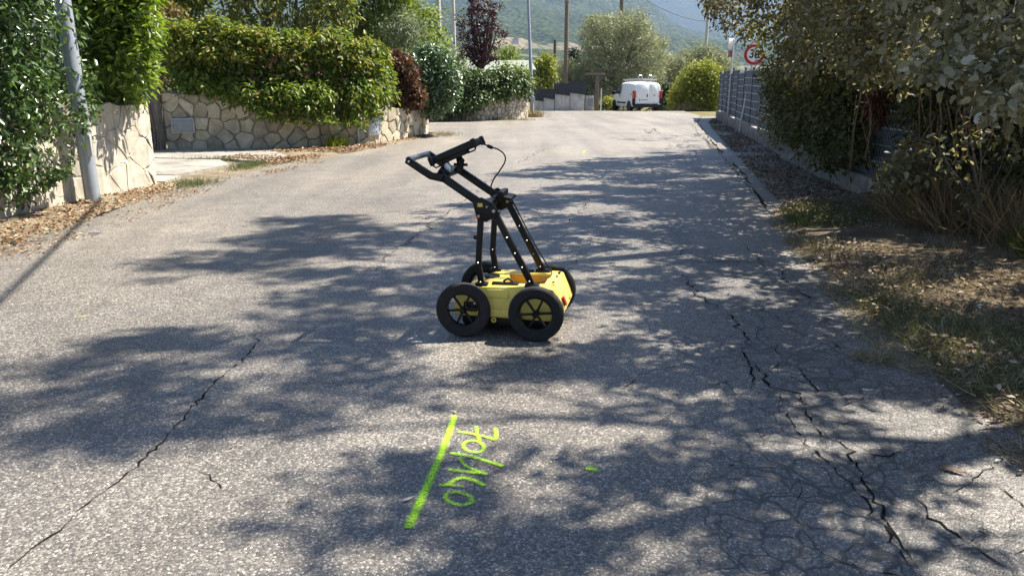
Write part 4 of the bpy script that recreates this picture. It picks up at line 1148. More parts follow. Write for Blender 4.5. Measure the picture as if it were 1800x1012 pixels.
tag(stroke('sprayed_patch', [G(132, 559), G(145, 557), G(158, 555)], .06, None, SPRAY_OLD, .35, smooth=False), 'pale worn paint blot on the sunny asphalt', 'road marking')

# ------------------------------------------------------------------ hedges and shrubs on the left
def plant(name, label, cat, base, group=None):
    return thing(name, label, cat, base, 0, group)
def shoots(o, name, line, Yf, n, lift, tpl, size, mat, per=9, rad=(.05, .11), sway=10):
    """young shoots that break the outline of a hedge"""
    B = o.location
    cs, mb = [], MB()
    for _ in range(n):
        i = random.randrange(len(line) - 1); u = random.random()
        x = line[i][0] + (line[i + 1][0] - line[i][0]) * u; y = line[i][1] + (line[i + 1][1] - line[i][1]) * u
        Y = (Yf(x, y) if callable(Yf) else Yf) + random.uniform(-.3, .3)
        l = random.uniform(.25, 1) * lift
        x2, y2 = x + random.uniform(-sway, sway), y - l
        a, b = P(x, y + 6, Y), P(x2, y2, Y - random.uniform(0, .2))
        mb.tube([a - B, a.lerp(b, .5) - B, b - B], [.006, .004, .002], 4)
        for k in range(3): cs.append(a.lerp(b, .4 + .3 * k))
    foliage(name, o, cs, [random.uniform(*rad) for _ in cs], per, tpl, size, mat, .5, .6, .4, 1.0, .6, tuple(B))['kind'] = 'stuff'
    mb.build('shoot_stem', M['bark'], o, True)['kind'] = 'stuff'
def hedge(name, label, cat, base, poly, Yf, dY, n, rad, per, tpl, size, mat, up=.5, out=.7, droop=.3, stems=5, sr=.025, flat=.9, trunkmat='bark', part='foliage', back=0.0, shell=.45):
    o = plant(name, label, cat, base)
    c = region(poly, Yf, dY, n, back)
    r = [random.uniform(*rad) for _ in c]
    foliage(part, o, c, r, per, tpl, size, mat, up, out, droop, flat, shell, base)
    if stems:
        mb = MB(); B = Vector(base)
        low = sorted(c, key=lambda v: v.z)
        for k in range(stems):
            e = random.choice(c)
            s0 = Vector((random.uniform(-.25, .25), random.uniform(0, .3), -.05))
            e = Vector(e) - B
            mb.tube([s0, s0.lerp(e, .4) + Vector((0, 0, .15)), s0.lerp(e, .75), e], [sr, sr * .8, sr * .5, sr * .25], 6)
        mb.build('stem', M[trunkmat], o, True)
    return o, c

# glossy hedge spilling over the near wall
polyA = [(-160, -120), (110, -120), (122, 20), (140, 70), (150, 120), (168, 170), (172, 212), (135, 235), (140, 262), (118, 285), (112, 318), (80, 300), (70, 325), (40, 318), (22, 352), (-160, 395)]
hedge('jasmine_hedge', 'dark glossy leaved hedge hanging over the cream wall by the lamp post', 'hedge', (-5.95, 8.6, 1.0), polyA, lambda x, y: 8.5 + x * .006 if x < 78 else 10.15, .42, 430, (.13, .24), 44, 'oval', .08, L['glossy'], .55, .6, .55, 6, .03, 1.0)
o = bpy.data.objects['jasmine_hedge']; fo = [c for c in o.children if c.name.startswith('foliage')][0]
# inner growth behind the leaf face
c = region([(-160, -120), (118, -120), (140, 150), (110, 250), (-160, 330)], 9.3, .35, 120); foliage('inner_foliage', o, c, [.3] * len(c), 34, 'oval', .085, L['glossy'], .4, .5, .4, origin=(-5.95, 8.6, 1.0))
polyL = [(118, -120), (272, -120), (262, 30), (272, 60), (264, 100), (270, 125), (262, 150), (240, 172), (205, 186), (170, 190), (150, 120), (120, 0)]
hedge('laurel_hedge', 'bright green laurel hedge on top of the cream wall end', 'hedge', (-5.9, 11.4, 1.0), polyL, lambda x, y: 11.0, .5, 230, (.16, .28), 46, 'long', .13, L['laurel'], .7, .6, .05, 6, .03, 1.0)
c = region([(110, -120), (262, -120), (258, 140), (150, 170)], 12.0, .3, 80); foliage('inner_foliage', bpy.data.objects['laurel_hedge'], c, [.3] * len(c), 40, 'long', .11, L['laurel'], .4, .5, .2, origin=(-5.9, 11.4, 1.0))

# creeper over the crazy stone wall
WBX = [(250, 17.6), (294, 17.62), (428, 17.8), (511, 18.1), (576, 18.7), (644, 19.3), (700, 20.6), (751, 23.0)]
polyC = [(292, 50), (318, 40), (345, 54), (378, 38), (402, 50), (425, 48), (455, 78), (480, 70), (510, 62), (540, 80), (570, 62), (598, 60), (625, 84), (650, 80), (672, 100), (688, 130), (690, 168), (668, 184), (652, 200), (640, 190), (615, 212), (592, 206), (572, 190), (540, 190), (505, 200), (478, 196), (452, 186), (430, 176), (405, 165), (370, 158), (330, 150), (312, 150), (296, 110)]
o, c = hedge('creeper_hedge', 'broad green creeper hedge draped over the crazy stone wall', 'hedge', (-5.0, 18.6, .9), polyC, lambda x, y: lerp_tab(WBX, x) + (.12 if y < 150 else -.22), .28, 620, (.16, .3), 46, 'oval', .115, L['creeper'], .55, .6, .75, 8, .03, 1.0)
ct = region([(294, 60), (420, 50), (500, 64), (640, 74), (686, 110), (686, 130), (600, 105), (480, 100), (300, 95)], lambda x, y: lerp_tab(WBX, x) - .05, .35, 170)
foliage('top_foliage', o, ct, [random.uniform(.15, .26) for _ in ct], 40, 'oval', .11, L['creeper_top'], .8, .6, .5, origin=(-5.0, 18.6, .9))
cf = region([(390, 80), (660, 95), (660, 160), (500, 165), (390, 120)], lambda x, y: lerp_tab(WBX, x) - .3, .08, 55)
foliage('flower_head', o, cf, [.07] * len(cf), 22, 'diamond', .035, L['berry'], .5, .5, .1, origin=(-5.0, 18.6, .9))
c2 = region([(300, 80), (660, 110), (660, 170), (300, 150)], lambda x, y: lerp_tab(WBX, x) + .75, .25, 150)
foliage('inner_foliage', o, c2, [.36] * len(c2), 34, 'oval', .14, L['creeper'], .5, .5, .5, origin=(-5.0, 18.6, .9))
shoots(o, 'shoot', [(292, 66), (370, 52), (460, 76), (545, 78), (630, 82), (680, 104)], lambda x, y: lerp_tab(WBX, x), 60, 26, 'oval', .12, L['creeper_top'])
shoots(o, 'trailing_shoot', [(400, 172), (480, 196), (572, 196), (615, 212), (668, 186)], lambda x, y: lerp_tab(WBX, x) - .36, 26, -22, 'oval', .11, L['creeper'], 8)
shoots(bpy.data.objects['jasmine_hedge'], 'trailing_shoot', [(135, 180), (150, 225), (118, 290), (80, 312), (40, 330)], lambda x, y: 8.9, 26, -16, 'oval', .07, L['glossy'], 8, (.04, .08), 14)
shoots(bpy.data.objects['laurel_hedge'], 'shoot', [(250, 20), (262, 60), (262, 110), (258, 150), (200, 182)], 11.0, 22, 12, 'long', .13, L['laurel'], 6, (.05, .1), 18)
hedge('dry_shrub', 'reddish half dry shrub behind the gate pillar', 'shrub', (-8.6, 18.9, 0), [(252, 5), (285, 0), (318, 22), (318, 70), (300, 130), (292, 165), (262, 160), (255, 80)], 18.9, .4, 110, (.16, .3), 34, 'diamond', .1, leaf_mat('rusty_leaf', [(0, (.09, .05, .025)), (.5, (.15, .11, .035)), (1, (.2, .2, .06))], .6, .25), .5, .6, .4, 8, .02)
hedge('red_vine', 'dark red vine hanging over the end of the stone wall', 'vine', (-3.0, 21.3, .7), [(670, 92), (722, 98), (735, 150), (742, 178), (716, 184), (712, 196), (697, 194), (690, 172), (686, 130)], 21.3, .3, 85, (.14, .26), 40, 'diamond', .11, L['red'], .4, .6, .7, 4, .015)
hedge('ivy_bush', 'pale silvery green ivy bush rounding the end of the stone wall', 'bush', (-2.3, 22.9, .5), [(708, 96), (745, 84), (782, 92), (800, 118), (802, 150), (794, 178), (780, 193), (760, 196), (738, 190), (724, 176), (712, 140)], 22.5, .45, 210, (.2, .36), 46, 'oval', .11, L['ivy'], .6, .6, .4, 6, .03)
hedge('ivy_hedge', 'dark ivy hedge covering the low wall before the shed', 'hedge', (-1.2, 32.9, .4), [(765, 150), (800, 136), (850, 132), (900, 122), (925, 140), (936, 154), (930, 163), (906, 165), (880, 168), (858, 172), (842, 178), (826, 192), (785, 197), (760, 195)], lambda x, y: lerp_tab([(760, 31.3), (850, 31.85), (900, 32.8), (935, 34.2)], x) + (.15 if y < 172 else -.1), .4, 420, (.25, .42), 44, 'oval', .15, L['ivy_dark'], .6, .6, .4, 6, .03)
hedge('garden_bush', 'light green bush beside the shed roof', 'bush', (0.0, 34.8, 0), [(880, 118), (900, 112), (925, 126), (934, 150), (900, 165), (878, 150)], 34.6, .5, 60, (.25, .4), 40, 'oval', .13, L['green'], .6, .6, .3, 5, .03)

# ------------------------------------------------------------------ trees
def tree(name, label, base, poly, Y, dY, n, rad, per, tpl, size, mat, bark='bark', r0=.12, nl=14, up=.4, out=.6, droop=.3, fork=None, cat='tree', group=None, flat=.85, depth_round=True):
    b = Vector(base)
    o = thing(name, label, cat, base, 0, group)
    xs = [a for a, q in poly]; cx = (min(xs) + max(xs)) / 2; hw = (max(xs) - min(xs)) / 2
    def Yf(x, y):
        return Y
    c = region(poly, Yf, dY, n)
    foliage('crown', o, c, [random.uniform(*rad) for _ in c], per, tpl, size, mat, up, out, droop, flat, .5, base)
    f = Vector(fork) - b if fork is not None else Vector((0, 0, 1.2))
    mb = MB().tube([(0, 0, -.1), f * .5 + Vector((.03, .02, 0)), f], [r0 * 1.25, r0, r0 * .85], 9)
    limbs(mb, f, [Vector(random.choice(c)) - b for _ in range(nl)], r0 * .55, .01)
    mb.build('trunk', M[bark], o, True)
    return o
tree('cherry_tree', 'cherry tree with long drooping leaves behind the creeper hedge', (-6.0, 22.2, 0), [(300, -160), (620, -160), (625, 10), (610, 50), (585, 66), (545, 62), (500, 64), (455, 66), (420, 50), (360, 44), (320, 52), (300, 20)], 22.0, .9, 260, (.25, .45), 34, 'long', .2, L['cherry'], 'bark', .13, 16, .1, .4, 1.3, (-6.0, 22.2, 1.6))
tree('garden_tree', 'bushy green tree standing behind the red vine', (-4.3, 26, 0), [(585, 0), (620, -140), (720, -150), (735, 15), (762, 20), (768, 50), (790, 75), (785, 100), (735, 98), (700, 100), (660, 92), (600, 75)], 26.0, 1.2, 420, (.28, .5), 38, 'oval', .14, L['green'], 'bark', .14, 14, .5, .6, .4, (-4.3, 26, 1.6))
hedge('silver_shrub', 'grey green feathery shrub in front of the green garden tree', 'shrub', (-4.0, 24.3, 0), [(672, 40), (705, 22), (735, 40), (745, 75), (720, 98), (685, 92)], 24.2, .4, 60, (.25, .4), 40, 'narrow', .14, L['silver'], .5, .6, .2, 6, .03)
tree('walnut_tree', 'tall green tree filling the corner behind the laurel hedge', (-9.6, 21.5, 0), [(180, -180), (360, -180), (350, 40), (300, 55), (262, 45), (250, 0)], 21.5, 1.2, 220, (.3, .5), 38, 'oval', .15, L['green'], 'bark', .16, 12, .4, .5, .5, (-9.6, 21.5, 1.8))
pl = [(832, 118), (812, 95), (800, 70), (806, 55), (804, 32), (812, 22), (824, 38), (828, -5), (838, -45), (850, -60), (858, -20), (866, 12), (878, 4), (884, 25), (876, 45), (890, 42), (888, 60), (878, 88), (862, 112), (852, 122)]
tree('plum_tree', 'purple leaved plum tree above the ivy hedge', (-1.3, 33.6, 0), pl, 33.6, .8, 190, (.12, .26), 30, 'diamond', .105, L['plum'], 'bark_dark', .12, 22, .3, .6, .3, (-1.3, 33.6, 2.0))
tree('acacia_tree', 'feathery light green tree behind the shed', (-.5, 40, 0), [(868, 90), (900, 82), (912, 105), (906, 128), (885, 135), (860, 128)], 40, .7, 60, (.3, .5), 40, 'narrow', .22, L['green'], 'bark', .09, 8, .5, .6, .4, (-.5, 40, 1.4))
tree('grey_tree', 'small grey green tree left of the plum tree', (-3.0, 36, 0), [(782, 85), (812, 92), (826, 118), (820, 138), (790, 132), (778, 108)], 36, .6, 50, (.25, .4), 40, 'oval', .13, L['silver'], 'bark', .08, 8)
tree('yellow_tree', 'yellow green young tree behind the thin lamp post', (1.95, 46.5, ground_z(46.5)), [(940, 160), (938, 128), (946, 108), (958, 94), (968, 104), (974, 130), (972, 158)], 46.5, .8, 90, (.3, .5), 50, 'oval', .18, L['yellow'], 'bark', .08, 8, .5, .6, .3, (1.95, 46.5, .9))
OL = [(1024, 150), (1020, 110), (1030, 80), (1024, 58), (1034, 28), (1052, 24), (1072, 34), (1084, 22), (1100, 24), (1118, 14), (1134, 24), (1138, 44), (1150, 62), (1168, 66), (1172, 90), (1166, 120), (1160, 148), (1100, 165), (1060, 178), (1040, 170)]
tree('olive_tree', 'large silvery olive tree spreading over the parked van', (6.7, 51.5, ground_z(51.5)), OL, 51.5, 2.0, 620, (.35, .62), 72, 'narrow', .19, L['olive'], 'bark', .26, 22, .4, .6, .2, (6.9, 51.5, 1.0))
tree('olive_tree', 'smaller olive tree between the timber pole and the gate post', (4.0, 53, ground_z(53)), [(978, 150), (976, 120), (992, 106), (1015, 112), (1034, 118), (1050, 150), (1045, 178), (1010, 172), (985, 165)], 53, 1.2, 190, (.32, .55), 58, 'narrow', .19, L['olive'], 'bark', .16, 10, .4, .6, .2, (4.0, 53, .9))
tree('olive_tree', 'olive tree behind the yellow bush and fence end', (14.2, 60, ground_z(60)), [(1175, 130), (1180, 105), (1205, 88), (1235, 80), (1262, 88), (1285, 100), (1300, 150), (1250, 165), (1180, 160)], 60, 1.5, 330, (.4, .7), 58, 'narrow', .22, L['olive'], 'bark', .2, 12, .4, .6, .2, (14.2, 60, .5))
tree('olive_tree', 'low dense olive tree directly right behind the van', (10.6, 58, ground_z(58)), [(1150, 150), (1152, 112), (1172, 98), (1200, 104), (1212, 130), (1205, 165), (1160, 168)], 58, 1.2, 190, (.36, .6), 58, 'narrow', .2, L['olive'], 'bark', .16, 10, .4, .6, .2, (10.6, 58, .3))
tree('cypress_tree', 'dark little conifer beside the tall timber pole', (5.0, 75, ground_z(75)), [(998, 118), (1000, 92), (1008, 86), (1016, 92), (1018, 112), (1010, 122)], 75, .8, 60, (.3, .5), 46, 'diamond', .22, L['dark'], 'bark_dark', .12, 5, .5, .6, .1, (5.0, 75, 1.0))
hedge('yellow_bush', 'big yellow green bush growing at the fence end', 'bush', (11.0, 44.6, ground_z(44.6)), [(1176, 192), (1184, 160), (1202, 132), (1222, 114), (1250, 108), (1270, 128), (1272, 200), (1230, 198)], 44.6, .9, 300, (.3, .5), 50, 'oval', .15, L['yellow'], .5, .6, .5, 10, .03)
hedge('flower_bush', 'low yellow flowering bush between gate post and van', 'bush', (5.25, 46.5, ground_z(46.5)), [(1050, 194), (1052, 176), (1070, 172), (1080, 190)], 46.5, .4, 26, (.2, .3), 40, 'diamond', .12, L['yellow'], .5, .6, .2, 5, .02)
hedge('dark_bush', 'dark clipped bush beside the van', 'bush', (10.1, 50, ground_z(50)), [(1157, 195), (1157, 150), (1176, 146), (1186, 168), (1184, 196)], 50, .6, 60, (.3, .5), 44, 'diamond', .15, L['dark'], .5, .6, .2, 5, .03)
hedge('boundary_hedge', 'row of bushes beyond the road crest', 'hedge', (7.0, 66, ground_z(66)), [(930, 175), (950, 150), (1020, 155), (1100, 160), (1200, 150), (1290, 140), (1300, 215), (930, 215)], 68, 2, 240, (.5, .9), 40, 'oval', .3, L['silver'], .5, .6, .3, 10, .04)
hedge('side_street_hedge', 'green hedge along the side street behind the ivy bush', 'hedge', (-8.0, 32.6, 0), [(560, 100), (770, 110), (775, 205), (560, 215)], 33.0, .6, 200, (.35, .6), 40, 'oval', .2, L['green'], .5, .6, .3, 8, .04)

# ------------------------------------------------------------------ right side: white poplars, ivy, bramble
SH = [(1245, 262), (1330, 262), (1420, 300), (1600, 340), (2100, 360), (2100, 1100), (560, 1100), (545, 955), (640, 930), (770, 895), (705, 860), (720, 800), (640, 765), (480, 775), (330, 800), (150, 850), (20, 870), (60, 790), (-60, 770), (-60, 690), (150, 640), (90, 600), (350, 580), (520, 600), (505, 560), (640, 540), (500, 505), (250, 495), (330, 455), (470, 425), (440, 405), (560, 380), (770, 372), (900, 345), (1010, 328), (890, 305), (1000, 290), (1130, 272)]
LIT = [(1690, 640, 80, 22), (1560, 490, 50, 10), (1700, 520, 50, 14), (1640, 560, 40, 10), (1740, 600, 50, 16), (1600, 590, 40, 10), (1780, 720, 60, 16), (1480, 440, 40, 8), (770, 612, 60, 20), (690, 548, 60, 14), (1010, 600, 50, 18), (1150, 590, 55, 16), (1210, 600, 40, 12), (1000, 690, 40, 26), (1340, 700, 40, 16), (1120, 740, 60, 20), (1440, 640, 50, 16), (1540, 580, 40, 10), (1130, 375, 60, 5), (1000, 375, 60, 6), (880, 395, 90, 8), (1200, 395, 60, 5), (1360, 440, 35, 8), (1300, 410, 60, 4), (940, 455, 70, 10), (1100, 470, 60, 8), (700, 445, 80, 10), (560, 455, 60, 8), (1040, 900, 80, 30), (1270, 860, 60, 24), (1560, 760, 60, 24), (1740, 860, 80, 40), (880, 830, 50, 24), (1000, 800, 40, 16), (450, 690, 70, 16), (300, 700, 60, 16), (1560, 940, 60, 30), (1220, 980, 60, 20), (600, 660, 50, 12), (400, 650, 70, 10), (1450, 550, 40, 8), (1050, 420, 60, 6)]
KX, KY = SUN_H.x / math.tan(SUN_EL), SUN_H.y / math.tan(SUN_EL)
def to_px(x, y, z=0.0):
    d = y * CP + (CAM_H - z) * SP
    v = (CAM_H - z) * CP - y * SP
    return 900 + FOC * x / max(d, .05), 506 + FOC * v / max(d, .05)
crown = []
tries = 0
while len(crown) < 4300 and tries < 90000:
    tries += 1
    gx, gy = random.uniform(-3.2, 6.0), random.uniform(1.0, 18.0)
    px, py = to_px(gx, gy)
    if not inside(SH, px, py): continue
    if float(fbm(np.array([gx * 1.5 + 40]), np.array([gy * 2.8 + 9]), 3, 77)[0]) < ((.375 if gy < 5 else .39) if gx < 0 else .34): continue
    hgt = min(10.5, max(3.9, (4.4 - gx + random.gauss(0, .9)) / KX))
    sl = random.gauss(-.15, .35)
    for k in range(random.choice((2, 3, 4))):                      # a twig: small clumps strung outwards
        hx, hy = gx - .17 * k, gy + sl * .17 * k
        px, py = to_px(hx, hy)
        if any(((px - a) / c_) ** 2 + ((py - b) / d_) ** 2 < .8 for a, b, c_, d_ in LIT): continue
        crown.append(Vector((hx + KX * hgt, hy + KY * hgt, hgt - .03 * k)))
tries = 0
while tries < 24:
    px, py = random.uniform(1060, 1260), random.uniform(236, 251)
    if inside([(1060, 244), (1150, 237), (1260, 236), (1260, 251), (1150, 250)], px, py):
        g_ = G(px, py); hgt = random.uniform(4.6, 6.2); tries += 1
        crown.append(Vector((g_.x + KX * hgt, g_.y + KY * hgt, hgt)))
# hanging branches that show at the right of the view
near = region([(1500, -110), (1850, -130), (1880, 190), (1790, 200), (1735, 170), (1700, 120), (1660, 142), (1612, 118), (1640, 70), (1590, 66), (1560, 30)], lambda x, y: 5.6 - (x - 1500) * .003, .5, 120)
spray1 = [P(x, y, 4.5) for x, y in ((1612, 116), (1635, 124), (1660, 128), (1690, 130), (1720, 128), (1750, 126), (1780, 120), (1805, 112))]
spray2 = [P(x, y, 4.1) for x, y in ((1742, 196), (1765, 186), (1788, 172), (1812, 150), (1835, 140))]
mid = region([(1236, -60), (1560, -90), (1640, 60), (1610, 130), (1540, 135), (1500, 128), (1440, 120), (1400, 128), (1352, 122), (1330, 92), (1290, 66), (1262, 40), (1244, 14)], lambda x, y: lerp_tab([(1236, 15.5), (1350, 13.0), (1500, 8.5), (1640, 6.8)], x), .8, 270)
mid = [q for q in mid if not (to_px(*q)[0] < 1378 and to_px(*q)[1] > 62)]
trunks = [Vector((6.3, 4.6, 0)), Vector((6.2, 8.6, 0)), Vector((6.6, 12.6, 0)), Vector((7.6, 17.4, 0))]
plab = ['white poplar tree arching over the road beside the dry grass', 'white poplar tree leaning over the fence behind the bramble', 'white poplar tree rising behind the ivy covered fence', 'white poplar tree behind the far end of the fence']
own = [[] for _ in trunks]; low = [[] for _ in trunks]
for q in crown:
    own[min(range(4), key=lambda i: (trunks[i] - Vector((q.x, q.y, 0))).length)].append(q)
for q in near + spray1 + spray2 + mid:
    low[min(range(4), key=lambda i: (trunks[i] - Vector((q.x, q.y, 0))).length)].append(q)
for i, b in enumerate(trunks):
    o = thing('poplar_tree', plab[i], 'tree', b)
    H0 = 9.0
    mb = MB().tube([(0, 0, -.1), (-.05, .05, 2.0), (-.2, .02, 4.5), (-.5, -.1, 7.0), (-.8, -.2, 9.5)], [.17, .14, .12, .08, .04], 10)
    if own[i]:
        foliage('crown', o, own[i], [random.uniform(.10, .22) for _ in own[i]], 27, 'diamond', .092, L['poplar'], .9, .4, .2, .5, .6, b)
        for t_ in random.sample(own[i], min(11, len(own[i]))):
            e = t_ - b; z0 = max(1.6, min(8.0, e.z * .6)); s0 = Vector((-.1 - .07 * z0, 0, z0))
            mb.tube([s0, s0.lerp(e, .3) + Vector((random.uniform(-.3, .3), random.uniform(-.5, .5), .45)), s0.lerp(e, .65) + Vector((random.uniform(-.2, .2), random.uniform(-.4, .4), .2)), e], [.04, .026, .015, .006], 6)
    if low[i]:
        nearl = [q for q in low[i] if q.y < 6.3]; farl = [q for q in low[i] if q.y >= 6.3]
        if nearl:
            foliage('hanging_foliage', o, nearl, [random.uniform(.1, .2) for _ in nearl], 36, 'lobed', .058, L['poplar_pale'], .3, .5, .35, .7, .6, b)
        if farl:
            foliage('hanging_foliage', o, farl, [random.uniform(.18, .32) for _ in farl], 48, 'lobed', .07, L['poplar'], .5, .5, .4, .8, .6, b)
        for t_ in random.sample(low[i], min(8, len(low[i]))):
            e = t_ - b; z0 = max(1.2, e.z + random.uniform(.3, 1.0)); s0 = Vector((-.05 - .03 * z0, 0, z0))
            mb.tube(smooth_path([s0, s0.lerp(e, .35) + Vector((random.uniform(-.25, .25), random.uniform(-.35, .35), .35)), s0.lerp(e, .7) + Vector((random.uniform(-.15, .15), random.uniform(-.25, .25), .18)), e], 4), [.03 - .0021 * k for k in range(13)], 6)
    for sp in ((spray1, spray2) if i == 0 else ()):
        mb.tube([q - b for q in reversed(sp)], [.012 - .0012 * k for k in range(len(sp))], 6)
    mb.build('trunk', M['bark'], o, True)

FLX = [(1262, 34.5), (1300, 24.5), (1345, 19.0), (1385, 16.0), (1450, 12.6), (1530, 10.6), (1600, 9.0)]
FX = lambda x, y: lerp_tab(FLX, x)
o, c = hedge('ivy_thicket', 'dark ivy and bramble thicket swallowing the middle of the fence', 'hedge', (5.7, 14.0, .2), [(1348, 110), (1400, 100), (1500, 110), (1530, 140), (1512, 170), (1510, 262), (1490, 290), (1450, 290), (1420, 270), (1398, 255), (1375, 232), (1362, 200), (1340, 160)], lambda x, y: FX(x, y) - .35, .4, 300, (.2, .36), 48, 'oval', .085, L['bramble'], .4, .6, .5, 8, .025)
hedge('fence_creeper', 'thin dusty creeper on the fence below the speed sign', 'vine', (6.9, 19.0, .3), [(1345, 175), (1370, 190), (1400, 235), (1390, 262), (1360, 250), (1342, 235), (1335, 205)], lambda x, y: FX(x, y) - .25, .3, 40, (.16, .28), 30, 'oval', .075, L['poplar'], .4, .6, .5, 6, .015)
hedge('fence_vine', 'dead brown vine hanging on the fence panel', 'vine', (5.2, 10.9, .5), [(1538, 128), (1562, 128), (1560, 180), (1552, 215), (1542, 210)], 9.9, .12, 34, (.08, .16), 60, 'narrow', .10, L['twig'], 0, .3, 2.5, 6, .008)
o_, c_b = hedge('bramble_thicket', 'bramble bank running on past the dry grass beside the verge', 'shrub', (7.0, 4.6, 0), [(1880, 40), (2300, -40), (3400, -200), (3400, 640), (2300, 470), (1880, 420)], lambda x, y: lerp_tab([(1880, 7.3), (2300, 5.9), (3400, 3.6)], x), .5, 330, (.24, .42), 44, 'oval', .09, L['bramble'], .4, .6, .4, 14, .02)
hedge('bramble_shrub', 'dark leafy bramble mass behind the dry grass on the verge', 'shrub', (5.3, 8.4, 0), [(1590, 120), (1650, 90), (1900, 60), (1900, 420), (1800, 420), (1700, 405), (1620, 380), (1560, 345), (1560, 330), (1600, 290), (1605, 200)], lambda x, y: lerp_tab([(1550, 9.6), (1650, 8.6), (1800, 7.6), (1900, 7.0)], x) + .3, .45, 300, (.2, .36), 44, 'oval', .08, L['bramble'], .4, .6, .4, 10, .02)
hedge('sapling', 'pale leafed poplar sapling growing out of the dry grass', 'sapling', (4.2, 7.6, 0), [(1570, 285), (1600, 255), (1625, 280), (1612, 330), (1580, 335), (1555, 310)], 8.0, .3, 24, (.12, .2), 26, 'lobed', .07, L['poplar'], .5, .5, .3, 6, .01)
hedge('sapling', 'scraggly poplar sapling with few leaves before the dark bramble', 'sapling', (4.5, 7.1, 0), [(1640, 240), (1800, 200), (1810, 340), (1700, 370), (1650, 330)], 7.2, .35, 26, (.1, .18), 12, 'lobed', .055, L['poplar'], .5, .5, .4, 10, .009)
mb = MB(); bs = bpy.data.objects['bramble_shrub'].location
for _ in range(34):
    x = random.choice((random.uniform(1600, 1720), random.uniform(1490, 1530), random.uniform(1600, 1800)))
    Y = lerp_tab([(1490, 10.2), (1550, 9.2), (1650, 8.0), (1800, 6.9)], x)
    y0 = random.uniform(90, 230); y1 = y0 + random.uniform(60, 170)
    a, b = P(x, y0, Y + .1), P(x + random.uniform(-25, 25), min(y1, 400), Y - random.uniform(0, .3))
    m = a.lerp(b, .5) + Vector((random.uniform(-.12, .12), -random.uniform(0, .15), 0))
    mb.tube([p - bs for p in smooth_path([a, m, b], 5)], random.uniform(.003, .007), 5)
mb.build('hanging_stem', plain('dry_brown_stem', (.2, .13, .08), .9, 0, .3, 20), bpy.data.objects['bramble_shrub'], True)['kind'] = 'stuff'
hedge('backdrop_thicket', 'dense dark thicket behind the fence', 'thicket', (8.5, 13, 0), [(1300, 40), (1500, -60), (1900, -80), (1900, 330), (1600, 300), (1480, 180), (1400, 120)], lambda x, y: lerp_tab([(1300, 20), (1480, 13.6), (1600, 11.4), (1900, 9.2)], x) + .8, .5, 420, (.35, .6), 34, 'oval', .15, L['bramble'], .4, .5, .4, 12, .04)

# ------------------------------------------------------------------ ground cover: grass, litter
def scatter(name, label, cat, pts, tpl, size, mat, nrm_up=1.0, spread=.5, vertical=False, z=.012, zjit=.01):
    pts = np.array(pts, dtype=float); n = len(pts)
    p = np.zeros((n, 3)); p[:, :2] = pts[:, :2]; p[:, 2] = (pts[:, 2] if pts.shape[1] > 2 else 0) + z + rng.random(n) * zjit
    if vertical:
        drc = rng.normal(size=(n, 3)) * spread; drc[:, 2] = 1.0
        drc = unit(drc)
        nrm = rng.normal(size=(n, 3)); nrm[:, 2] *= .2
        nrm = nrm - (nrm * drc).sum(1, keepdims=True) * drc
    else:
        nrm = rng.normal(size=(n, 3)) * spread; nrm[:, 2] = nrm_up
        drc = rng.normal(size=(n, 3)); drc[:, 2] *= .2
    me = leaf_mesh(name, p, nrm, drc, size * rng.uniform(.5, 1.3, n), tpl)
    return tag(link(name, me, mat), label, cat, None, 'stuff')
def in_poly(poly, n, dens=None):
    """n points inside an outline, thinned by a density pattern"""
    A = np.array(poly); out = np.zeros((0, 2))
    while len(out) < n:
        q = rng.uniform(A.min(0), A.max(0), (n * 4, 2))
        k = np.zeros(len(q), bool)
        for (x1, y1), (x2, y2) in zip(A, np.roll(A, 1, 0)):
            if y1 != y2: k ^= ((y1 > q[:, 1]) != (y2 > q[:, 1])) & (q[:, 0] < (x2 - x1) * (q[:, 1] - y1) / (y2 - y1) + x1)
        q = q[k]
        if dens is not None: q = q[rng.random(len(q)) < dens(q[:, 0], q[:, 1])]
        out = np.concatenate([out, q])
    return [tuple(p) for p in out[:n]]
def clumpy(sc, lo, seed):
    return lambda x, y: np.clip((fbm(x * sc, y * sc, 3, seed) - lo) * 6, 0, 1)
VG = [(2.2, 3.0), (2.28, 4.4), (2.42, 5.5), (2.7, 6.95), (3.0, 8.85), (3.6, 9.8), (5.0, 10.4), (5.6, 9.0), (6.2, 7.2), (6.8, 5.0), (6.5, 2.2), (2.3, 2.2)]
ztop = .045
scatter('leaf_litter', 'brown dead leaves strewn over the right verge', 'leaf litter', [(x, y, ztop) for x, y in in_poly(VG, 15000, clumpy(1.1, .26, 5))], 'litter', .042, L['litter'], 1, .45, z=.012, zjit=.03)
scatter('dry_grass', 'straw coloured dry grass over the right verge', 'grass', [(x, y, .02) for x, y in in_poly(VG, 32000, clumpy(.9, .3, 15))], 'blade', .11, L['dry'], spread=1.5, vertical=True, z=0, zjit=.02)
EDGE = [(2.0, 2.2), (2.0, 3.3), (2.12, 4.3), (2.3, 5.5), (2.6, 7.0), (2.9, 8.8), (3.3, 9.0), (3.0, 7.0), (2.75, 5.5), (2.55, 4.3), (2.5, 2.2)]
scatter('straw_edge', 'straw and dust spilling raggedly over the asphalt edge', 'grass', in_poly(EDGE, 5200, clumpy(2.2, .36, 91)), 'blade', .085, L['dry'], spread=2.6, vertical=True, z=.0, zjit=.01)
scatter('edge_litter', 'crumbs of dead leaf along the right asphalt edge', 'leaf litter', in_poly(EDGE, 1500, clumpy(1.8, .36, 93)), 'litter', .03, L['litter'], 1, .4, z=.004, zjit=.01)
scatter('green_grass', 'short green grass patches on the right verge', 'grass', [(x, y, .02) for x, y in in_poly(VG, 9000, clumpy(.8, .46, 25))], 'blade', .11, L['grass'], spread=.8, vertical=True, z=0, zjit=.02)
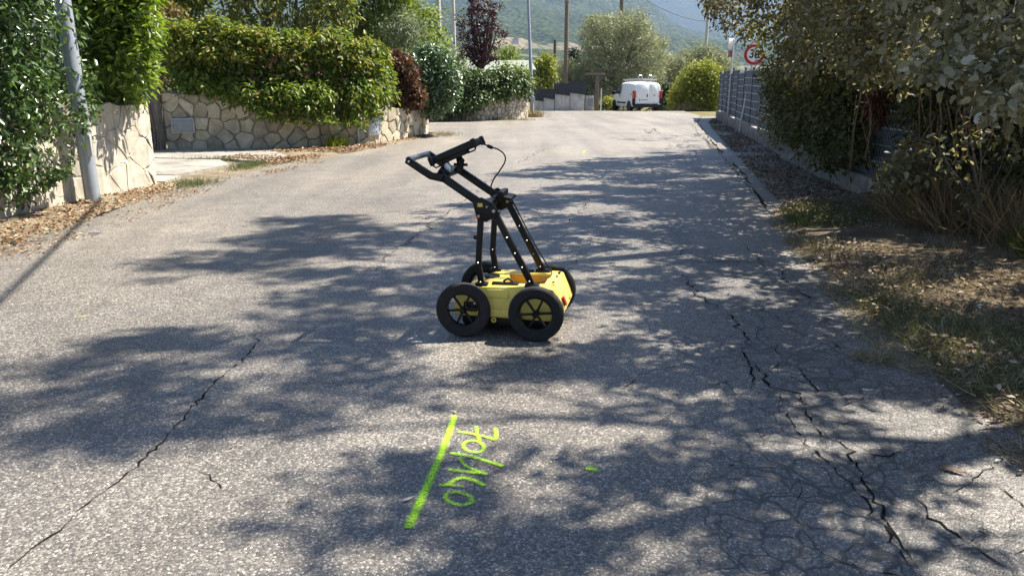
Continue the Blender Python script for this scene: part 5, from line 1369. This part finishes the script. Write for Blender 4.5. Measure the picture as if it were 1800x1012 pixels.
NG = [G(x, y).to_2d() for x, y in ((1365, 372), (1420, 362), (1520, 372), (1560, 395), (1480, 408), (1395, 402))]
scatter('green_grass', 'band of green grass where the shoulder ends', 'grass', in_poly([tuple(q) for q in NG], 3500), 'blade', .12, L['grass'], spread=.7, vertical=True, z=0)
TB = [(4.05, 8.7), (4.15, 7.6), (4.25, 6.4), (4.6, 5.4), (6.2, 5.0), (5.8, 7.0), (5.1, 9.0)]
scatter('tall_dry_grass', 'tall dry brown grass standing at the foot of the bramble', 'grass', in_poly(TB, 6500, clumpy(2.4, .4, 35)), 'tall', .58, L['dry_brown'], spread=.75, vertical=True, z=0)
scatter('tall_green_grass', 'tall green grass mixed into the bramble foot', 'grass', in_poly(TB, 5000, clumpy(1.2, .42, 36)), 'tall', .45, L['grass'], spread=.5, vertical=True, z=0)
SHL = [(3.3, 9.0), (4.2, 13.6), (5.5, 20.3), (7.5, 30.0), (8.7, 34.0), (7.1, 24.6), (5.6, 16.2), (5.0, 12.4), (4.6, 9.8)]
scatter('leaf_litter', 'dead leaves drifted along the low fence wall', 'leaf litter', in_poly(SHL, 8500, clumpy(.8, .24, 45)), 'litter', .055, L['litter'], 1, .5, z=.0, zjit=.02)
scatter('leaf_litter', 'drift of orange brown leaves at the foot of the cream wall', 'leaf litter', [(x, y, .03) for x, y in in_poly([(-4.75, 4.0), (-4.68, 8.3), (-4.8, 9.9), (-4.85, 11.3), (-5.25, 11.3), (-5.5, 9.5), (-5.75, 6.5), (-5.8, 4)], 4200, clumpy(1.6, .26, 61))], 'litter', .05, L['dead'], 1, .5, z=.006, zjit=.045)
scatter('leaf_litter', 'scattered tan leaves along the crazy stone wall foot', 'leaf litter', in_poly([(-5.9, 15.6), (-4.4, 14.6), (-3.9, 16.0), (-3.2, 18.3), (-2.3, 22.8), (-2.6, 22.9), (-3.7, 19.3), (-5.2, 18.1), (-5.4, 17.0)], 4200, clumpy(1.2, .34, 55)), 'litter', .065, L['dead'], 1, .5, z=.03, zjit=.02)
scatter('leaf_litter', 'thin scatter of dry leaves blown onto the sunny left lane', 'leaf litter', in_poly([(-4.3, 4.0), (-4.2, 8.3), (-4.35, 9.9), (-4.2, 12.3), (-3.6, 15.5), (-4.2, 15.2), (-4.7, 12.4), (-4.95, 11.0), (-4.9, 8), (-4.9, 4)], 1300, clumpy(1.3, .36, 63)), 'litter', .042, L['dead'], 1, .4, z=.004, zjit=.01)
scatter('loose_leaves', 'few loose dead leaves and chips on the asphalt', 'leaf litter', in_poly([(-4.6, 2.0), (2.2, 2.0), (2.6, 6), (4.5, 16), (-3.5, 16), (-4.6, 10)], 130), 'litter', .03, L['dead'], 1, .25, z=.004, zjit=.004)
def tuft(label, c, r, n, h, mat, name='grass_tuft', spread=.6):
    ptsx = []
    while len(ptsx) < n:
        a, b = random.gauss(0, .45), random.gauss(0, .45)
        ptsx.append((c[0] + a * r[0], c[1] + b * r[1]))
    o = scatter(name, label, 'grass', ptsx, 'blade', h, mat, spread=spread, vertical=True, z=-.005)
    return o
tuft('green weeds in the joint between the driveway slabs', (-5.9, 15.3), (.9, .18), 600, .13, L['grass'])
tuft('patch of green grass at the driveway edge near the road', (-4.85, 14.3), (.35, .9), 900, .12, L['grass'])
tuft('grass strip beside the end of the cream wall', (-4.85, 11.6), (.4, .6), 700, .12, L['grass'])
tuft('tall weed clump against the sunlit stone wall', (-4.15, 18.5), (.22, .3), 420, .32, L['yellow'])
tuft('grass and weeds at the foot of the thin lamp post', (1.05, 35.2), (.35, .35), 600, .34, L['dry'])
tuft('green weeds along the low ivy wall foot', (-.4, 32.2), (1.6, .2), 600, .16, L['grass'])
tuft('dry grass tuft rooted in the broken asphalt edge', (2.02, 4.05), (.12, .1), 320, .09, L['dry'], spread=1.2)
tuft('yellowed grass at the far end of the stone wall', (-2.0, 23.0), (.5, .9), 700, .12, L['dry'])
tuft('dry grass under the yellow bush by the van', (9.7, 44.0), (.9, .5), 700, .4, L['dry'])
# single fallen leaf, white scraps, blue scrap
def curl(name, label, cat, c, size, rz, mat):
    o = thing(name, label, cat, (c[0], c[1], .006), rz)
    vs, fs = [], []
    for i in range(7):
        u = i / 6; w = .32 * math.sin(math.pi * min(1, u * .92 + .06)) ** .8
        for v in (-1, 0, 1): vs.append(((u - .5) * size, v * w * size * .5, size * (.05 * abs(v) + .10 * (u - .5) ** 2 + .02)))
        if i:
            b = 3 * (i - 1); fs += [(b, b + 1, b + 4, b + 3), (b + 1, b + 2, b + 5, b + 4)]
    bl = MB().add(vs, fs).build('blade', mat, o, True)
    md = bl.modifiers.new('thick', 'SOLIDIFY'); md.thickness = .0012
    MB().tube([(.5 * size, 0, size * .045), (.72 * size, .03 * size, size * .01)], .0015, 5).build('stalk', mat, o)
q = G(1673, 829); curl('fallen_leaf', 'single brown dead leaf lying on the cracked asphalt', 'leaf', q, .10, R(-38), plain('brown_leaf', (.15, .085, .05), .75, 0, .3, 30))
q = G(755, 882); curl('pale_stick', 'small pale stick chip left of the green line', 'twig', (G(717, 880).x, G(717, 880).y), .05, R(40), plain('pale_wood', (.6, .52, .4), .8))
q = G(167, 412); curl('blue_scrap', 'small blue plastic scrap on the sunny road edge', 'litter', q, .12, R(10), plain('blue_plastic', (.04, .09, .16), .4))
q = G(1588, 460); curl('red_scrap', 'small dark red wrapper among the verge leaves', 'litter', (q.x, q.y), .1, R(30), plain('red_wrapper', (.25, .02, .02), .5))
bpy.data.objects['red_scrap'].location.z = .09

# ------------------------------------------------------------------ haze between here and the hills
hz = MB().box((0, 3450, 640), (17600, 8700, 1330)).build('haze', None)
hm = bpy.data.materials.new('haze_air'); hm.use_nodes = True
hm.node_tree.nodes.clear()
ho = hm.node_tree.nodes.new('ShaderNodeOutputMaterial'); hv = hm.node_tree.nodes.new('ShaderNodeVolumePrincipled')
hv.inputs['Color'].default_value = (.42, .60, 1.0, 1)
hv.inputs['Density'].default_value = 1.2e-4
hv.inputs['Anisotropy'].default_value = 0.2
hm.node_tree.links.new(hv.outputs[0], ho.inputs['Volume'])
hz.data.materials.append(hm)
tag(hz, 'thin blue haze in the valley air', None, None, 'stuff')
